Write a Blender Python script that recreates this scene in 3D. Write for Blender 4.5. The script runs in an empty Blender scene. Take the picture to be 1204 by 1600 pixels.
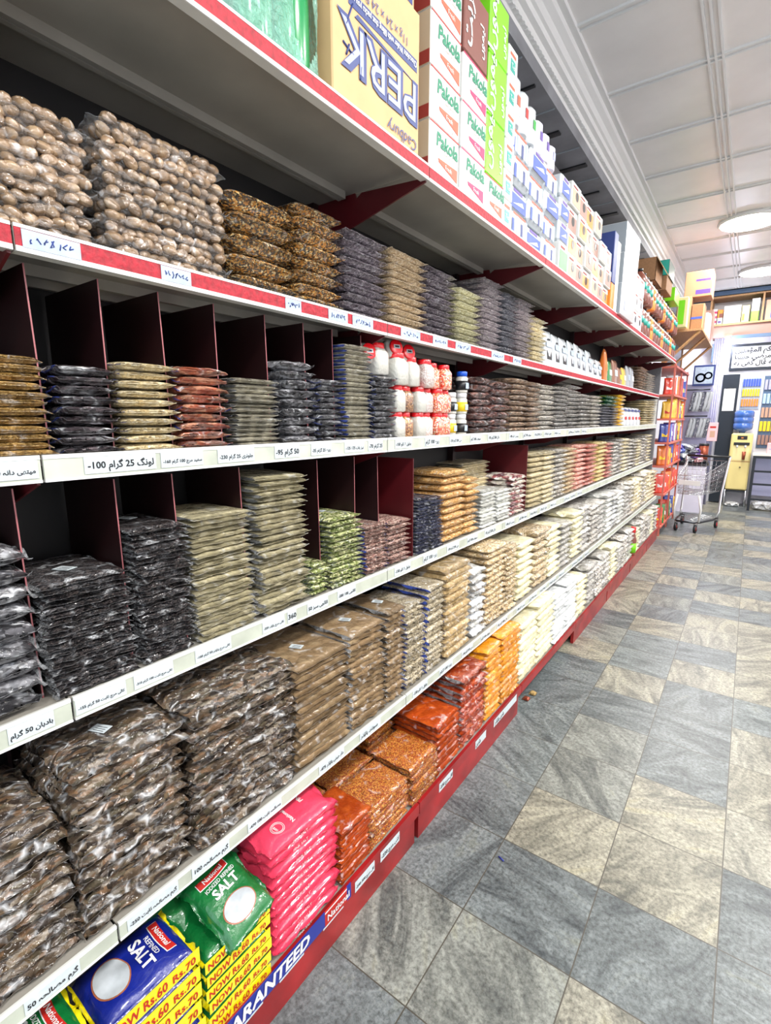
import bpy, math, random, unicodedata
import numpy as np
R = random.Random(7)
S = bpy.context.scene
COL = S.collection
# ------------------------------------------------------------------ camera
cam = bpy.data.cameras.new('camera'); co = bpy.data.objects.new('camera', cam); COL.objects.link(co)
cam.sensor_width = 36; cam.lens = 775.5 * 36 / 1600; cam.clip_start = .02
co.location = (.759, 0, 1.41); co.rotation_euler = (math.pi / 2 - .1844, 0, .6273)
S.camera = co
# ------------------------------------------------------------------ world, exposure, light
W = bpy.data.worlds.new('world'); S.world = W; W.use_nodes = True
W.node_tree.nodes['Background'].inputs[0].default_value = (.80, .90, 1, 1)
W.node_tree.nodes['Background'].inputs[1].default_value = 1.5
S.view_settings.view_transform = 'Standard'; S.view_settings.look = 'None'; S.view_settings.gamma = 1
S.view_settings.exposure = .4
S.cycles.max_bounces = 6; S.cycles.diffuse_bounces = 3; S.cycles.glossy_bounces = 3; S.cycles.transparent_max_bounces = 8
CEIL = 3.45
LAMPS = [(1.8, -.9, 44), (1.8, .9, 44), (1.8, 2.8, 44), (1.7, 4.7, 40), (.52, 6.75, 48), (.66, 9.0, 46), (2.9, 2.0, 34), (2.9, 6.5, 40), (-.9, 9.0, 14)]
def lamp_light(i, x, y, w):
    l = bpy.data.lights.new('ceiling_light', 'AREA'); l.shape = 'DISK'; l.size = .5; l.energy = w; l.color = (1, .985, .95)
    o = bpy.data.objects.new('ceiling_lamp_light', l); COL.objects.link(o); o.location = (x, y, CEIL - .045); return o
LL = [lamp_light(i, *a) for i, a in enumerate(LAMPS)]

# ------------------------------------------------------------------ helpers
def srgb(c):
    if isinstance(c, str): c = [int(c[i:i + 2], 16) / 255 for i in (0, 2, 4)]
    return tuple((v / 12.92 if v <= .04045 else ((v + .055) / 1.055) ** 2.4) for v in c) + (1,)
M = {}
class NT:
    def __init__(s, name):
        s.m = bpy.data.materials.new(name); s.m.use_nodes = True; s.t = s.m.node_tree; s.b = s.t.nodes['Principled BSDF']
    def n(s, ty, **k):
        n = s.t.nodes.new('ShaderNode' + ty)
        for a, v in k.items():
            if a.startswith('i_'):
                key = a[2:]; key = int(key) if key.isdigit() else key.replace('_', ' ')
                n.inputs[key].default_value = v
            else: setattr(n, a, v)
        return n
    def l(s, a, b): s.t.links.new(a, b)
    def math(s, op, a, b=None, c=None):
        n = s.n('Math', operation=op)
        for i, v in enumerate((a, b, c)):
            if v is None: continue
            if isinstance(v, (int, float)): n.inputs[i].default_value = v
            else: s.l(v, n.inputs[i])
        return n.outputs[0]
    def ramp(s, fac, stops, interp='LINEAR'):
        n = s.n('ValToRGB'); n.color_ramp.interpolation = interp; e = n.color_ramp.elements
        while len(e) < len(stops): e.new(.5)
        for q, (p, c) in zip(e, stops): q.position = p; q.color = srgb(c)
        s.l(fac, n.inputs[0]); return n.outputs[0]
def plain(name, c, rough=.5, metal=0, coat=0, emit=0, spec=.5, bump=0, bs=60, vary=0, alpha=1):
    a = NT(name); b = a.b; b.inputs['Base Color'].default_value = srgb(c); b.inputs['Roughness'].default_value = rough
    b.inputs['Metallic'].default_value = metal; b.inputs['Coat Weight'].default_value = coat; b.inputs['Specular IOR Level'].default_value = spec
    b.inputs['Alpha'].default_value = alpha
    if emit: b.inputs['Emission Color'].default_value = srgb(c); b.inputs['Emission Strength'].default_value = emit
    tc = a.n('TexCoord')
    if bump or vary:
        nz = a.n('TexNoise', i_Scale=bs, i_Detail=4.); a.l(tc.outputs['Object'], nz.inputs['Vector'])
        if bump:
            bp = a.n('Bump', i_Strength=bump, i_Distance=.01); a.l(nz.outputs['Fac'], bp.inputs['Height']); a.l(bp.outputs[0], b.inputs['Normal'])
        if vary:
            mx = a.n('Mix', data_type='RGBA', blend_type='MULTIPLY'); mx.inputs[0].default_value = 1; mx.inputs[6].default_value = srgb(c)
            r = a.ramp(nz.outputs['Fac'], [(.3, (1 - vary,) * 3), (.7, (1, 1, 1))]); a.l(r, mx.inputs[7]); a.l(mx.outputs[2], b.inputs['Base Color'])
    M[name] = a.m; return a.m
def bag(name, cols, scale=120, kind='grain', crink=.5, rough=.36, coat=1.0, gb=.6, cs=45, haze_glint=.12):
    haze_glint *= .6
    """clear or printed film bag: contents below, creased glossy film as the coat"""
    a = NT(name); b = a.b
    tc = a.n('TexCoord'); oi = a.n('ObjectInfo')
    ad = a.n('VectorMath', operation='ADD'); sc = a.n('VectorMath', operation='SCALE'); sc.inputs[3].default_value = 37.
    cb = a.n('CombineXYZ'); a.l(oi.outputs['Random'], cb.inputs[0]); a.l(oi.outputs['Random'], cb.inputs[1]); a.l(cb.outputs[0], sc.inputs[0])
    a.l(tc.outputs['Object'], ad.inputs[0]); a.l(sc.outputs[0], ad.inputs[1]); P = ad.outputs[0]
    n = len(cols)
    if kind == 'grain':
        v = a.n('TexVoronoi', i_Scale=float(scale)); a.l(P, v.inputs['Vector'])
        sp = a.n('SeparateColor'); a.l(v.outputs['Color'], sp.inputs[0])
        colr = a.ramp(sp.outputs[0], [(i / n, c) for i, c in enumerate(cols)], 'CONSTANT')
        hgt = a.math('SUBTRACT', 1, v.outputs['Distance']); dist = 1.0 / scale
    elif kind == 'chip':
        mp = a.n('Mapping'); mp.inputs['Scale'].default_value = (1, .45, 1.6); a.l(P, mp.inputs[0])
        nz = a.n('TexNoise', i_Scale=25.); a.l(P, nz.inputs['Vector'])
        mv = a.n('VectorMath', operation='MULTIPLY_ADD'); a.l(nz.outputs['Color'], mv.inputs[0]); mv.inputs[1].default_value = (.03,) * 3; a.l(mp.outputs[0], mv.inputs[2])
        v = a.n('TexVoronoi', i_Scale=float(scale)); a.l(mv.outputs[0], v.inputs['Vector'])
        sp = a.n('SeparateColor'); a.l(v.outputs['Color'], sp.inputs[0])
        colr = a.ramp(sp.outputs[1], [(i / n, c) for i, c in enumerate(cols)], 'CONSTANT')
        hgt = sp.outputs[2]; dist = .5 / scale
    else:
        v = a.n('TexNoise', i_Scale=float(scale), i_Detail=5.); a.l(P, v.inputs['Vector'])
        colr = a.ramp(v.outputs['Fac'], [(.3 + .4 * i / max(1, n - 1), c) for i, c in enumerate(cols)]); hgt = v.outputs['Fac']; dist = .15 / scale
    # film creases: bump, milky whitening, and glints painted into the base colour
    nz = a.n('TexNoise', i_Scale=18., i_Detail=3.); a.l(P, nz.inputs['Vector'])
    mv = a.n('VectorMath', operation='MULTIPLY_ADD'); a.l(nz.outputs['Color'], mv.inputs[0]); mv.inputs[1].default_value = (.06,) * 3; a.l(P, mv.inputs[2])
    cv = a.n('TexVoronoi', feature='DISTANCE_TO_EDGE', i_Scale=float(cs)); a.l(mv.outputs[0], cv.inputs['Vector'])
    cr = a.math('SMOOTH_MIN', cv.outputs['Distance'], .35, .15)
    hz = a.ramp(cv.outputs['Distance'], [(0, (haze_glint * 2.2,) * 3), (.05, (haze_glint,) * 3), (.3, (0, 0, 0))])
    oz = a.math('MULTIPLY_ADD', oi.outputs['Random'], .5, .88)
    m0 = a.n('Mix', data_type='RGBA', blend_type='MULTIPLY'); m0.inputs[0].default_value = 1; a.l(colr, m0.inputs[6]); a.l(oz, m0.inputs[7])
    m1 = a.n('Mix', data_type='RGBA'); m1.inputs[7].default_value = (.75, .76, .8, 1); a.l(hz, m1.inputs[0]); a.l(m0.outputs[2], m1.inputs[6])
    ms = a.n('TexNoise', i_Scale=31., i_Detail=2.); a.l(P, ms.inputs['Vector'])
    fold_glint = a.math('MULTIPLY', a.ramp(cv.outputs['Distance'], [(0, (1, 1, 1)), (.035, (.8,) * 3), (.085, (0, 0, 0))]), a.ramp(ms.outputs['Fac'], [(.52, (0, 0, 0)), (.62, (1, 1, 1))]))  # broken white lines along creases, painted as highlights on the film
    m4 = a.n('Mix', data_type='RGBA'); m4.inputs[7].default_value = (.85, .87, .9, 1); a.l(a.math('MULTIPLY', fold_glint, min(1, .35 + 2.2 * haze_glint)), m4.inputs[0]); a.l(m1.outputs[2], m4.inputs[6])
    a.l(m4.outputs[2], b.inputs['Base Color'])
    b1 = a.n('Bump', i_Strength=gb, i_Distance=dist); a.l(hgt, b1.inputs['Height'])
    b2 = a.n('Bump', i_Strength=crink, i_Distance=.02); a.l(cr, b2.inputs['Height'])
    a.l(b1.outputs[0], b2.inputs['Normal'])
    fn = a.n('TexNoise', i_Scale=55., i_Detail=3., i_Distortion=1.2); a.l(P, fn.inputs['Vector']); ch = a.math('MULTIPLY_ADD', fn.outputs['Fac'], .5, cr)
    b3 = a.n('Bump', i_Strength=min(1, crink * 1.5), i_Distance=.035); a.l(ch, b3.inputs['Height'])
    a.l(b2.outputs[0], b.inputs['Normal']); a.l(b3.outputs[0], b.inputs['Coat Normal'])
    b.inputs['Roughness'].default_value = rough; b.inputs['Coat Weight'].default_value = coat; b.inputs['Coat Roughness'].default_value = .06; b.inputs['Coat IOR'].default_value = 1.85
    M[name] = a.m; return a.m

class MB:
    def __init__(s): s.v = []; s.f = []; s.mi = []; s.mats = []; s.sm = []
    def mat(s, m):
        m = M[m] if isinstance(m, str) else m
        if m not in s.mats: s.mats.append(m)
        return s.mats.index(m)
    def add(s, vs, fs, m, smooth=False):
        k = len(s.v); i = s.mat(m); s.v += [tuple(map(float, p)) for p in vs]
        for f in fs: s.f.append(tuple(int(q) + k for q in f)); s.mi.append(i); s.sm.append(smooth)
        return s
    def box(s, x0, x1, y0, y1, z0, z1, m, bev=0):
        if bev:
            b = min(bev, (x1 - x0) / 3, (y1 - y0) / 3, (z1 - z0) / 3); vs = []
            for sx in (0, 1):
                for sy in (0, 1):
                    for sz in (0, 1):
                        X, Y, Z = (x0, x1)[sx], (y0, y1)[sy], (z0, z1)[sz]; dx, dy, dz = (b, -b)[sx], (b, -b)[sy], (b, -b)[sz]
                        vs += [(X, Y + dy, Z + dz), (X + dx, Y, Z + dz), (X + dx, Y + dy, Z)]
            def c(sx, sy, sz, k): return ((sx * 2 + sy) * 2 + sz) * 3 + k
            fs = []
            fs += [[c(0, 0, 0, 0), c(0, 0, 1, 0), c(0, 1, 1, 0), c(0, 1, 0, 0)], [c(1, 0, 0, 0), c(1, 1, 0, 0), c(1, 1, 1, 0), c(1, 0, 1, 0)]]
            fs += [[c(0, 0, 0, 1), c(1, 0, 0, 1), c(1, 0, 1, 1), c(0, 0, 1, 1)], [c(0, 1, 0, 1), c(0, 1, 1, 1), c(1, 1, 1, 1), c(1, 1, 0, 1)]]
            fs += [[c(0, 0, 0, 2), c(0, 1, 0, 2), c(1, 1, 0, 2), c(1, 0, 0, 2)], [c(0, 0, 1, 2), c(1, 0, 1, 2), c(1, 1, 1, 2), c(0, 1, 1, 2)]]
            for p in (0, 1):
                for q in (0, 1):
                    fs.append([c(p, q, 0, 0), c(p, q, 0, 1), c(p, q, 1, 1), c(p, q, 1, 0)][::1 if p != q else -1])
                    fs.append([c(p, 0, q, 0), c(p, 0, q, 2), c(p, 1, q, 2), c(p, 1, q, 0)][::-1 if p != q else 1])
                    fs.append([c(0, p, q, 1), c(0, p, q, 2), c(1, p, q, 2), c(1, p, q, 1)][::1 if p != q else -1])
                    for r in (0, 1): fs.append([c(p, q, r, 0), c(p, q, r, 1), c(p, q, r, 2)][::1 if (p + q + r) % 2 else -1])
            return s.add(vs, fs, m)
        vs = [(x, y, z) for x in (x0, x1) for y in (y0, y1) for z in (z0, z1)]
        return s.add(vs, [(0, 1, 3, 2), (4, 6, 7, 5), (0, 4, 5, 1), (2, 3, 7, 6), (0, 2, 6, 4), (1, 5, 7, 3)], m)
    def tube(s, pts, r, m, n=8, cap=True, smooth=True):
        pts = [np.array(p, float) for p in pts]; rs = r if isinstance(r, (list, tuple)) else [r] * len(pts); vs = []; fs = []
        for i, p in enumerate(pts):
            d = pts[min(i + 1, len(pts) - 1)] - pts[max(i - 1, 0)]; d = d / (np.linalg.norm(d) + 1e-9)
            a = np.cross(d, (0, 0, 1) if abs(d[2]) < .9 else (1, 0, 0)); a /= np.linalg.norm(a); b = np.cross(d, a)
            for k in range(n):
                t = 2 * math.pi * k / n; vs.append(p + rs[i] * (a * math.cos(t) + b * math.sin(t)))
        for i in range(len(pts) - 1):
            for k in range(n): fs.append((i * n + k, i * n + (k + 1) % n, (i + 1) * n + (k + 1) % n, (i + 1) * n + k))
        if cap: fs += [tuple(range(n))[::-1], tuple((len(pts) - 1) * n + k for k in range(n))]
        return s.add(vs, fs, m, smooth)
    def lathe(s, c, prof, m, n=16, sq=0):
        vs = []; fs = []
        for r, z in prof:
            for k in range(n):
                t = 2 * math.pi * k / n; q = 1
                if sq: q = 1 / (abs(math.cos(t)) ** sq + abs(math.sin(t)) ** sq) ** (1 / sq)
                vs.append((c[0] + r * q * math.cos(t), c[1] + r * q * math.sin(t), c[2] + z))
        for i in range(len(prof) - 1):
            for k in range(n): fs.append((i * n + k, i * n + (k + 1) % n, (i + 1) * n + (k + 1) % n, (i + 1) * n + k))
        fs += [tuple(range(n))[::-1], tuple((len(prof) - 1) * n + k for k in range(n))]
        return s.add(vs, fs, m, True)
    def quad(s, o, ex, ey, w, h, m, t=.0006):
        """thin slab on a face: corner o, edges ex*w, ey*h, thickness t along ex x ey"""
        o, ex, ey = (np.array(q, float) for q in (o, ex, ey)); n = np.cross(ex, ey) * t
        b = [o, o + ex * w, o + ex * w + ey * h, o + ey * h]; vs = b + [p + n for p in b]
        return s.add(vs, [(4, 5, 6, 7), (0, 1, 5, 4), (1, 2, 6, 5), (2, 3, 7, 6), (3, 0, 4, 7)], m)
    def poly(s, o, ex, ey, pts, m, t=.0008):
        o, ex, ey = (np.array(q, float) for q in (o, ex, ey)); n = np.cross(ex, ey) * t; k = len(pts)
        b = [o + ex * p[0] + ey * p[1] for p in pts]
        return s.add(b + [p + n for p in b], [tuple(range(k, 2 * k))] + [(i, (i + 1) % k, k + (i + 1) % k, k + i) for i in range(k)], m)
    def disc(s, c, rx, ry, m, z):
        vs = [(c[0], c[1], z)]; fs = []
        for j in range(1, 7):
            for k in range(28): t = k * math.pi / 14; vs.append((c[0] + rx * j / 6 * math.cos(t), c[1] + ry * j / 6 * math.sin(t), z))
        for k in range(28):
            fs.append((0, 1 + k, 1 + (k + 1) % 28))
            for j in range(5): a_, b_ = 1 + j * 28 + k, 1 + j * 28 + (k + 1) % 28; fs.append((a_, a_ + 28, b_ + 28, b_))
        return s.add(vs, fs, m, True)
    def gridquad(s, x0, x1, y0, y1, m, z, n=10, bow=0):
        vs = [(x0 + (x1 - x0) * i / n, y0 + (y1 - y0) * j / n + bow * math.sin(math.pi * i / n), z) for i in range(n + 1) for j in range(n + 1)]
        return s.add(vs, [(i * (n + 1) + j, (i + 1) * (n + 1) + j, (i + 1) * (n + 1) + j + 1, i * (n + 1) + j + 1) for i in range(n) for j in range(n)], m, True)
    def text(s, st, o, ex, ey, size, m, t=.001, align='l', wide=1, bold=0, slant=0):
        vs, fs, w = glyphs(st, bold, slant); o, ex, ey = (np.array(q, float) for q in (o, ex, ey)); n = np.cross(ex, ey); n /= np.linalg.norm(n)
        dx = 0 if align == 'l' else -w * size * wide / 2
        return s.add([o + ex * (p[0] * size * wide + dx) + ey * p[1] * size + n * t for p in vs], fs, m)
    def build(s, name, parent=None, loc=None):
        me = bpy.data.meshes.new(name); me.from_pydata(s.v, [], s.f)
        for m in s.mats: me.materials.append(m)
        me.polygons.foreach_set('material_index', s.mi); me.polygons.foreach_set('use_smooth', s.sm); me.update()
        o = bpy.data.objects.new(name, me); COL.objects.link(o)
        if parent: o.parent = parent
        if loc: o.location = loc
        return o
FM = {}
for c in list(range(0xFB50, 0xFDFF)) + list(range(0xFE70, 0xFEFD)):
    d = unicodedata.decomposition(chr(c)).split()
    if len(d) == 2 and d[0] in ('<isolated>', '<final>', '<initial>', '<medial>'): FM.setdefault(chr(int(d[1], 16)), {})[d[0][1:-1]] = chr(c)
def shape(st):
    out = []
    if not any(ch in FM for ch in st): return st
    for w in st.split(' '):
        if not any(ch in FM for ch in w): out.append(w); continue
        r = ''
        for i, ch in enumerate(w):
            if ch not in FM: r += ch; continue
            pj = i > 0 and w[i - 1] in FM and 'initial' in FM[w[i - 1]]
            nj = i < len(w) - 1 and w[i + 1] in FM and 'initial' in FM[ch] and 'final' in FM[w[i + 1]]
            r += FM[ch].get('medial' if pj and nj else 'final' if pj else 'initial' if nj else 'isolated', ch)
        out.append(r[::-1])
    return ' '.join(out[::-1])
GC = {}
def glyphs(st, bold=0, slant=0):
    k = (st, bold, slant)
    if k not in GC:
        c = bpy.data.curves.new('lettering', 'FONT'); c.body = shape(st); c.size = 1; c.offset = bold; c.shear = slant; c.resolution_u = 2
        o = bpy.data.objects.new('lettering', c); COL.objects.link(o)
        dg = bpy.context.evaluated_depsgraph_get(); me = o.evaluated_get(dg).to_mesh()
        vs = [tuple(v.co) for v in me.vertices]; fs = [tuple(p.vertices) for p in me.polygons]; o.evaluated_get(dg).to_mesh_clear()
        bpy.data.objects.remove(o); bpy.data.curves.remove(c)
        GC[k] = (vs, fs, max([v[0] for v in vs] or [0]))
    return GC[k]
LABELS = set()
def tag(o, label, cat, group=None, kind=None):
    if label: o['label'] = label
    if cat: o['category'] = cat
    if group: o['group'] = group
    if kind: o['kind'] = kind
    if label:
        n = len(label.split())
        if n < 4 or n > 16: print('LABEL LENGTH', n, label)
        if label in LABELS: print('DUP LABEL', label)
        LABELS.add(label)
    return o
def empty(name, loc, label, cat, group=None, rz=0):
    o = bpy.data.objects.new(name, None); COL.objects.link(o); o.location = loc; o.rotation_euler = (0, 0, rz); o.empty_display_size = .05
    return tag(o, label, cat, group)
def struct(o): o['kind'] = 'structure'; return o
def copy_tree(o, parent=None):
    c = o.copy(); COL.objects.link(c)
    if parent: c.parent = parent
    for ch in o.children: copy_tree(ch, c)
    return c
ORD = 'topmost second third fourth fifth sixth seventh eighth ninth tenth eleventh twelfth thirteenth fourteenth fifteenth sixteenth seventeenth eighteenth nineteenth twentieth twenty-first twenty-second twenty-third twenty-fourth twenty-fifth twenty-sixth twenty-seventh twenty-eighth'.split()
X_, Y_, Z_ = (1, 0, 0), (0, 1, 0), (0, 0, 1); NX, NY = (-1, 0, 0), (0, -1, 0)

# ------------------------------------------------------------------ plain materials
plain('white_metal', 'cfcfc9', .35, vary=.08, bs=8); plain('under_metal', '9a958c', .45, vary=.1, bs=6); plain('cream_rail', 'c2c7b8', .4, vary=.14, bs=14)
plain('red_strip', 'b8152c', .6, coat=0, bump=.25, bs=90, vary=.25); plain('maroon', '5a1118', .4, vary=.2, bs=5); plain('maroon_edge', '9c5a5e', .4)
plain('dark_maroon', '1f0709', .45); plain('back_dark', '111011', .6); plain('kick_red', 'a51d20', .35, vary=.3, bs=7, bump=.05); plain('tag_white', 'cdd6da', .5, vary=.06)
plain('tag_blue', 'b4c3d8', .5, vary=.12, bs=30); plain('ink', '14161c', .6); plain('ink_blue', '2a3f86', .6); plain('grey_panel', '77757a', .5, vary=.1)
plain('cardboard', '9c7350', .8, vary=.1); plain('carton_yellow', 'd3ab7c', .7, vary=.06, bs=12); plain('carton_pink', 'b98262', .8); plain('navy', '2c3c78', .5)
plain('white_card', 'd9d9d6', .5); plain('pak_green', '11805e', .5); plain('orange_ink', 'e2593c', .5); plain('magenta_ink', 'd42860', .5); plain('brown_card', '77453c', .6)
plain('lime', '7ad417', .4); plain('white', 'dedede', .5); plain('kraft', 'b7a58b', .8); plain('dark_red', '8c3029', .6); plain('lilac_ink', '9aa0c4', .5)
plain('red_plastic', 'e0151f', .25, coat=.4); plain('blue_plastic', '1654c8', .3); plain('green_plastic', '0b8a4a', .25, coat=.5); plain('dark_green', '0c3f28', .3)
plain('grey_box', '8f979e', .5); plain('steel_light', 'd8dade', .3, .6); plain('black_plastic', '17181c', .35); plain('chrome', 'c7c9cc', .2, .9); plain('dark_steel', '3b3d42', .3, .8)
plain('black_pillar', '18222e', .35, vary=.1); plain('pale_wall', 'd9d5e6', .6); plain('white_wall', 'eceaf0', .6); plain('blue_grey', '4c6380', .5); plain('cream_cooler', 'e6d38c', .4)
plain('water_blue', '3f68b4', .15, coat=1); plain('wood_light', 'c99a6c', .6, vary=.2); plain('pink_post', 'c96a5c', .5); plain('yellow', 'f2dc10', .35); plain('table_top', 'eae4d8', .5)
plain('purple', '5a3f92', .5); plain('pink_card', 'f0b7bb', .6); plain('silver_ridge', 'a9a8c4', .35, .5); plain('copper', 'a0513a', .3, .5); plain('red_ink', 'b5201a', .5)
plain('salt_blue', '10207e', .3, coat=1, bump=.3, bs=50); plain('salt_green', '0a6a30', .3, coat=1, bump=.5, bs=40); plain('salt_window', 'c4cacf', .35, coat=.8, vary=.15, bs=30)
plain('salt_yellow', 'f5e108', .35, coat=.9, bump=.25, bs=60); plain('salt_pink', 'e2415e', .3, coat=1, bump=.35, bs=45); plain('gold_rim', '9c5a3c', .4); plain('cream_print', 'eadca0', .5)
plain('strip_blue', '22308c', .4); plain('lampglow', 'fffdf6', .5, emit=14); plain('teal', '2a9c8e', .4); plain('orange', 'ee8a2c', .4, coat=.4); plain('cola', '7a4030', .3, coat=.5)
plain('tissue_blue', '3a55c8', .5); plain('lightblue', 'a9c9ea', .5); plain('grass_green', '2d9b3c', .4)
plain('debris', 'a88a54', .8)
film = NT('clear_film'); film.b.inputs['Base Color'].default_value = (.85, .88, .92, 1); film.b.inputs['Alpha'].default_value = .22; film.b.inputs['Roughness'].default_value = .1; _n = film.n('TexNoise', i_Scale=45., i_Detail=3., i_Distortion=1.5); _c = film.n('TexCoord'); film.l(_c.outputs['Object'], _n.inputs['Vector']); _b = film.n('Bump', i_Strength=.9, i_Distance=.02); film.l(_n.outputs['Fac'], _b.inputs['Height']); film.l(_b.outputs[0], film.b.inputs['Normal']); film.l(_b.outputs[0], film.b.inputs['Coat Normal'])
film.b.inputs['Coat Weight'].default_value = 1
M['film'] = film.m
film2 = NT('blue_film'); film2.b.inputs['Base Color'].default_value = srgb('3d4f9c'); film2.b.inputs['Alpha'].default_value = .75; film2.b.inputs['Roughness'].default_value = .2; M['film_blue'] = film2.m
glass = NT('clear_plastic'); glass.b.inputs['Base Color'].default_value = (.95, .97, 1, 1); glass.b.inputs['Alpha'].default_value = .22; glass.b.inputs['Roughness'].default_value = .06; M['glass'] = glass.m

# ------------------------------------------------------------------ floor, walls, ceiling
a = NT('marble_tiles'); g = a.n('NewGeometry'); sp = a.n('SeparateXYZ'); a.l(g.outputs['Position'], sp.inputs[0])
u = a.math('DIVIDE', a.math('SUBTRACT', sp.outputs[0], .2291), .3043); v = a.math('DIVIDE', a.math('SUBTRACT', sp.outputs[1], 1.4227), .3043)
fu, fv = a.math('FLOOR', u), a.math('FLOOR', v); cb = a.n('CombineXYZ'); a.l(fu, cb.inputs[0]); a.l(fv, cb.inputs[1])
wn = a.n('TexWhiteNoise', noise_dimensions='3D'); a.l(cb.outputs[0], wn.inputs['Vector'])
off = a.n('VectorMath', operation='MULTIPLY_ADD'); a.l(wn.outputs['Color'], off.inputs[0]); off.inputs[1].default_value = (9, 9, 9); a.l(g.outputs['Position'], off.inputs[2])
mp = a.n('VectorRotate', rotation_type='Z_AXIS'); a.l(off.outputs[0], mp.inputs['Vector']); a.l(a.math('MULTIPLY', wn.outputs['Value'], 6.28), mp.inputs['Angle'])
st = a.n('VectorMath', operation='MULTIPLY'); a.l(mp.outputs[0], st.inputs[0]); st.inputs[1].default_value = (1, .3, 1)
n1 = a.n('TexNoise', i_Scale=9., i_Detail=9., i_Roughness=.66, i_Distortion=1.6); a.l(st.outputs[0], n1.inputs['Vector'])
n2 = a.n('TexNoise', i_Scale=75., i_Detail=6., i_Roughness=.75); a.l(g.outputs['Position'], n2.inputs['Vector'])
tone = a.ramp(wn.outputs['Value'], [(0, '7f8687'), (.28, '979a93'), (.5, 'a9a594'), (.72, '889090'), (.9, 'aaa798'), (1, '919692')], 'CONSTANT')
vein = a.ramp(n1.outputs['Fac'], [(.28, (.45, .47, .5)), (.48, (.86, .86, .86)), (.58, (1, 1, 1)), (.72, (1.0, .98, .9)), (.8, (.7, .71, .72))])
spk = a.ramp(n2.outputs['Fac'], [(.35, (.62, .62, .62)), (.6, (1, 1, 1))])
m1 = a.n('Mix', data_type='RGBA', blend_type='MULTIPLY'); m1.inputs[0].default_value = 1; a.l(tone, m1.inputs[6]); a.l(vein, m1.inputs[7])
m2 = a.n('Mix', data_type='RGBA', blend_type='MULTIPLY'); m2.inputs[0].default_value = 1; a.l(m1.outputs[2], m2.inputs[6]); a.l(spk, m2.inputs[7])
du = a.math('ABSOLUTE', a.math('SUBTRACT', a.math('FRACT', u), .5)); dv = a.math('ABSOLUTE', a.math('SUBTRACT', a.math('FRACT', v), .5))
gr = a.math('GREATER_THAN', a.math('MAXIMUM', du, dv), .4945)
m3 = a.n('Mix', data_type='RGBA'); a.l(gr, m3.inputs[0]); a.l(m2.outputs[2], m3.inputs[6]); m3.inputs[7].default_value = srgb('4a463e'); a.l(m3.outputs[2], a.b.inputs['Base Color'])
bp = a.n('Bump', i_Strength=.25, i_Distance=.003); a.l(n2.outputs['Fac'], bp.inputs['Height']); a.l(bp.outputs[0], a.b.inputs['Normal'])
a.b.inputs['Roughness'].default_value = .34; M['floor'] = a.m
plain('ceiling_paint', 'e8e5e4', .35, vary=.05, bs=3); plain('plaster', 'dedede', .6); plain('soffit_grey', '8f9096', .55, vary=.18, bs=5)
FY0, FY1, FX0, FX1 = -2.2, 10.45, -1.9, 3.4
struct(MB().box(FX0, FX1, FY0, FY1, -.06, 0, 'floor').build('floor'))
struct(MB().box(FX0, FX1, FY0, FY1, CEIL, CEIL + .05, 'ceiling_paint').build('ceiling'))
struct(MB().box(FX1, FX1 + .08, FY0, FY1, 0, CEIL, 'white_wall').build('wall_right'))
struct(MB().box(FX0, FX1, FY1, FY1 + .08, 0, CEIL, 'white_wall').build('wall_far'))
struct(MB().box(FX0 - .08, FX0, FY0, FY1, 0, CEIL, 'white_wall').build('wall_left'))
struct(MB().box(-.62, -.54, FY0, 6.6, 0, CEIL - .3, 'grey_panel').build('wall_back'))
# ceiling mouldings: raised double strips
mo = MB()
for x in [-.215 + .586 * k for k in range(1, 7)]:
    for d in (-.035, 0, .035): mo.box(x + d - .006, x + d + .006, FY0, FY1, CEIL - .012, CEIL, 'plaster')
for k in range(-7, 11):
    y = 3.07 + .69 * k
    if FY0 < y < FY1:
        for d in (-.022, .022): mo.box(-.21, FX1, y + d - .006, y + d + .006, CEIL - .0115, CEIL, 'plaster')
struct(mo.build('trim_1'))
# cornice: stepped profile, with dentil row
co_ = MB(); pr = [(-.205, 3.45), (-.205, 3.425), (-.235, 3.425), (-.24, 3.40), (-.27, 3.385), (-.285, 3.36), (-.30, 3.355), (-.305, 3.33), (-.33, 3.325), (-.335, 3.30), (-.36, 3.295), (-.365, 3.27), (-.40, 3.265), (-.40, 3.45)]
vs = [(x, y, z) for y in (FY0, FY1) for x, z in pr]; n = len(pr)
co_.add(vs, [(i, (i + 1) % n, n + (i + 1) % n, n + i) for i in range(n)] + [tuple(range(n)), tuple(range(n, 2 * n))[::-1]], 'plaster')
y = -.5
while y < 8: co_.box(-.352, -.336, y, y + .022, 3.294, 3.303, 'plaster'); y += .04
struct(co_.build('trim_2'))
so = MB().box(-.62, -.36, FY0, FY1, 3.20, 3.27, 'soffit_grey')
so.build('trim_3')['kind'] = 'structure'
sl = MB(); y = 1.4; k = 0
while y < 8:
    sl.box(-.60, -.42 + .03 * (k % 2), y, y + (.05 if k % 3 else .02), 3.19, 3.2, 'black_plastic'); sl.box(-.60, -.37, y + .28, y + .286, 3.194, 3.2, 'grey_box'); y += .52; k += 1
struct(sl.build('trim_4'))
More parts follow.
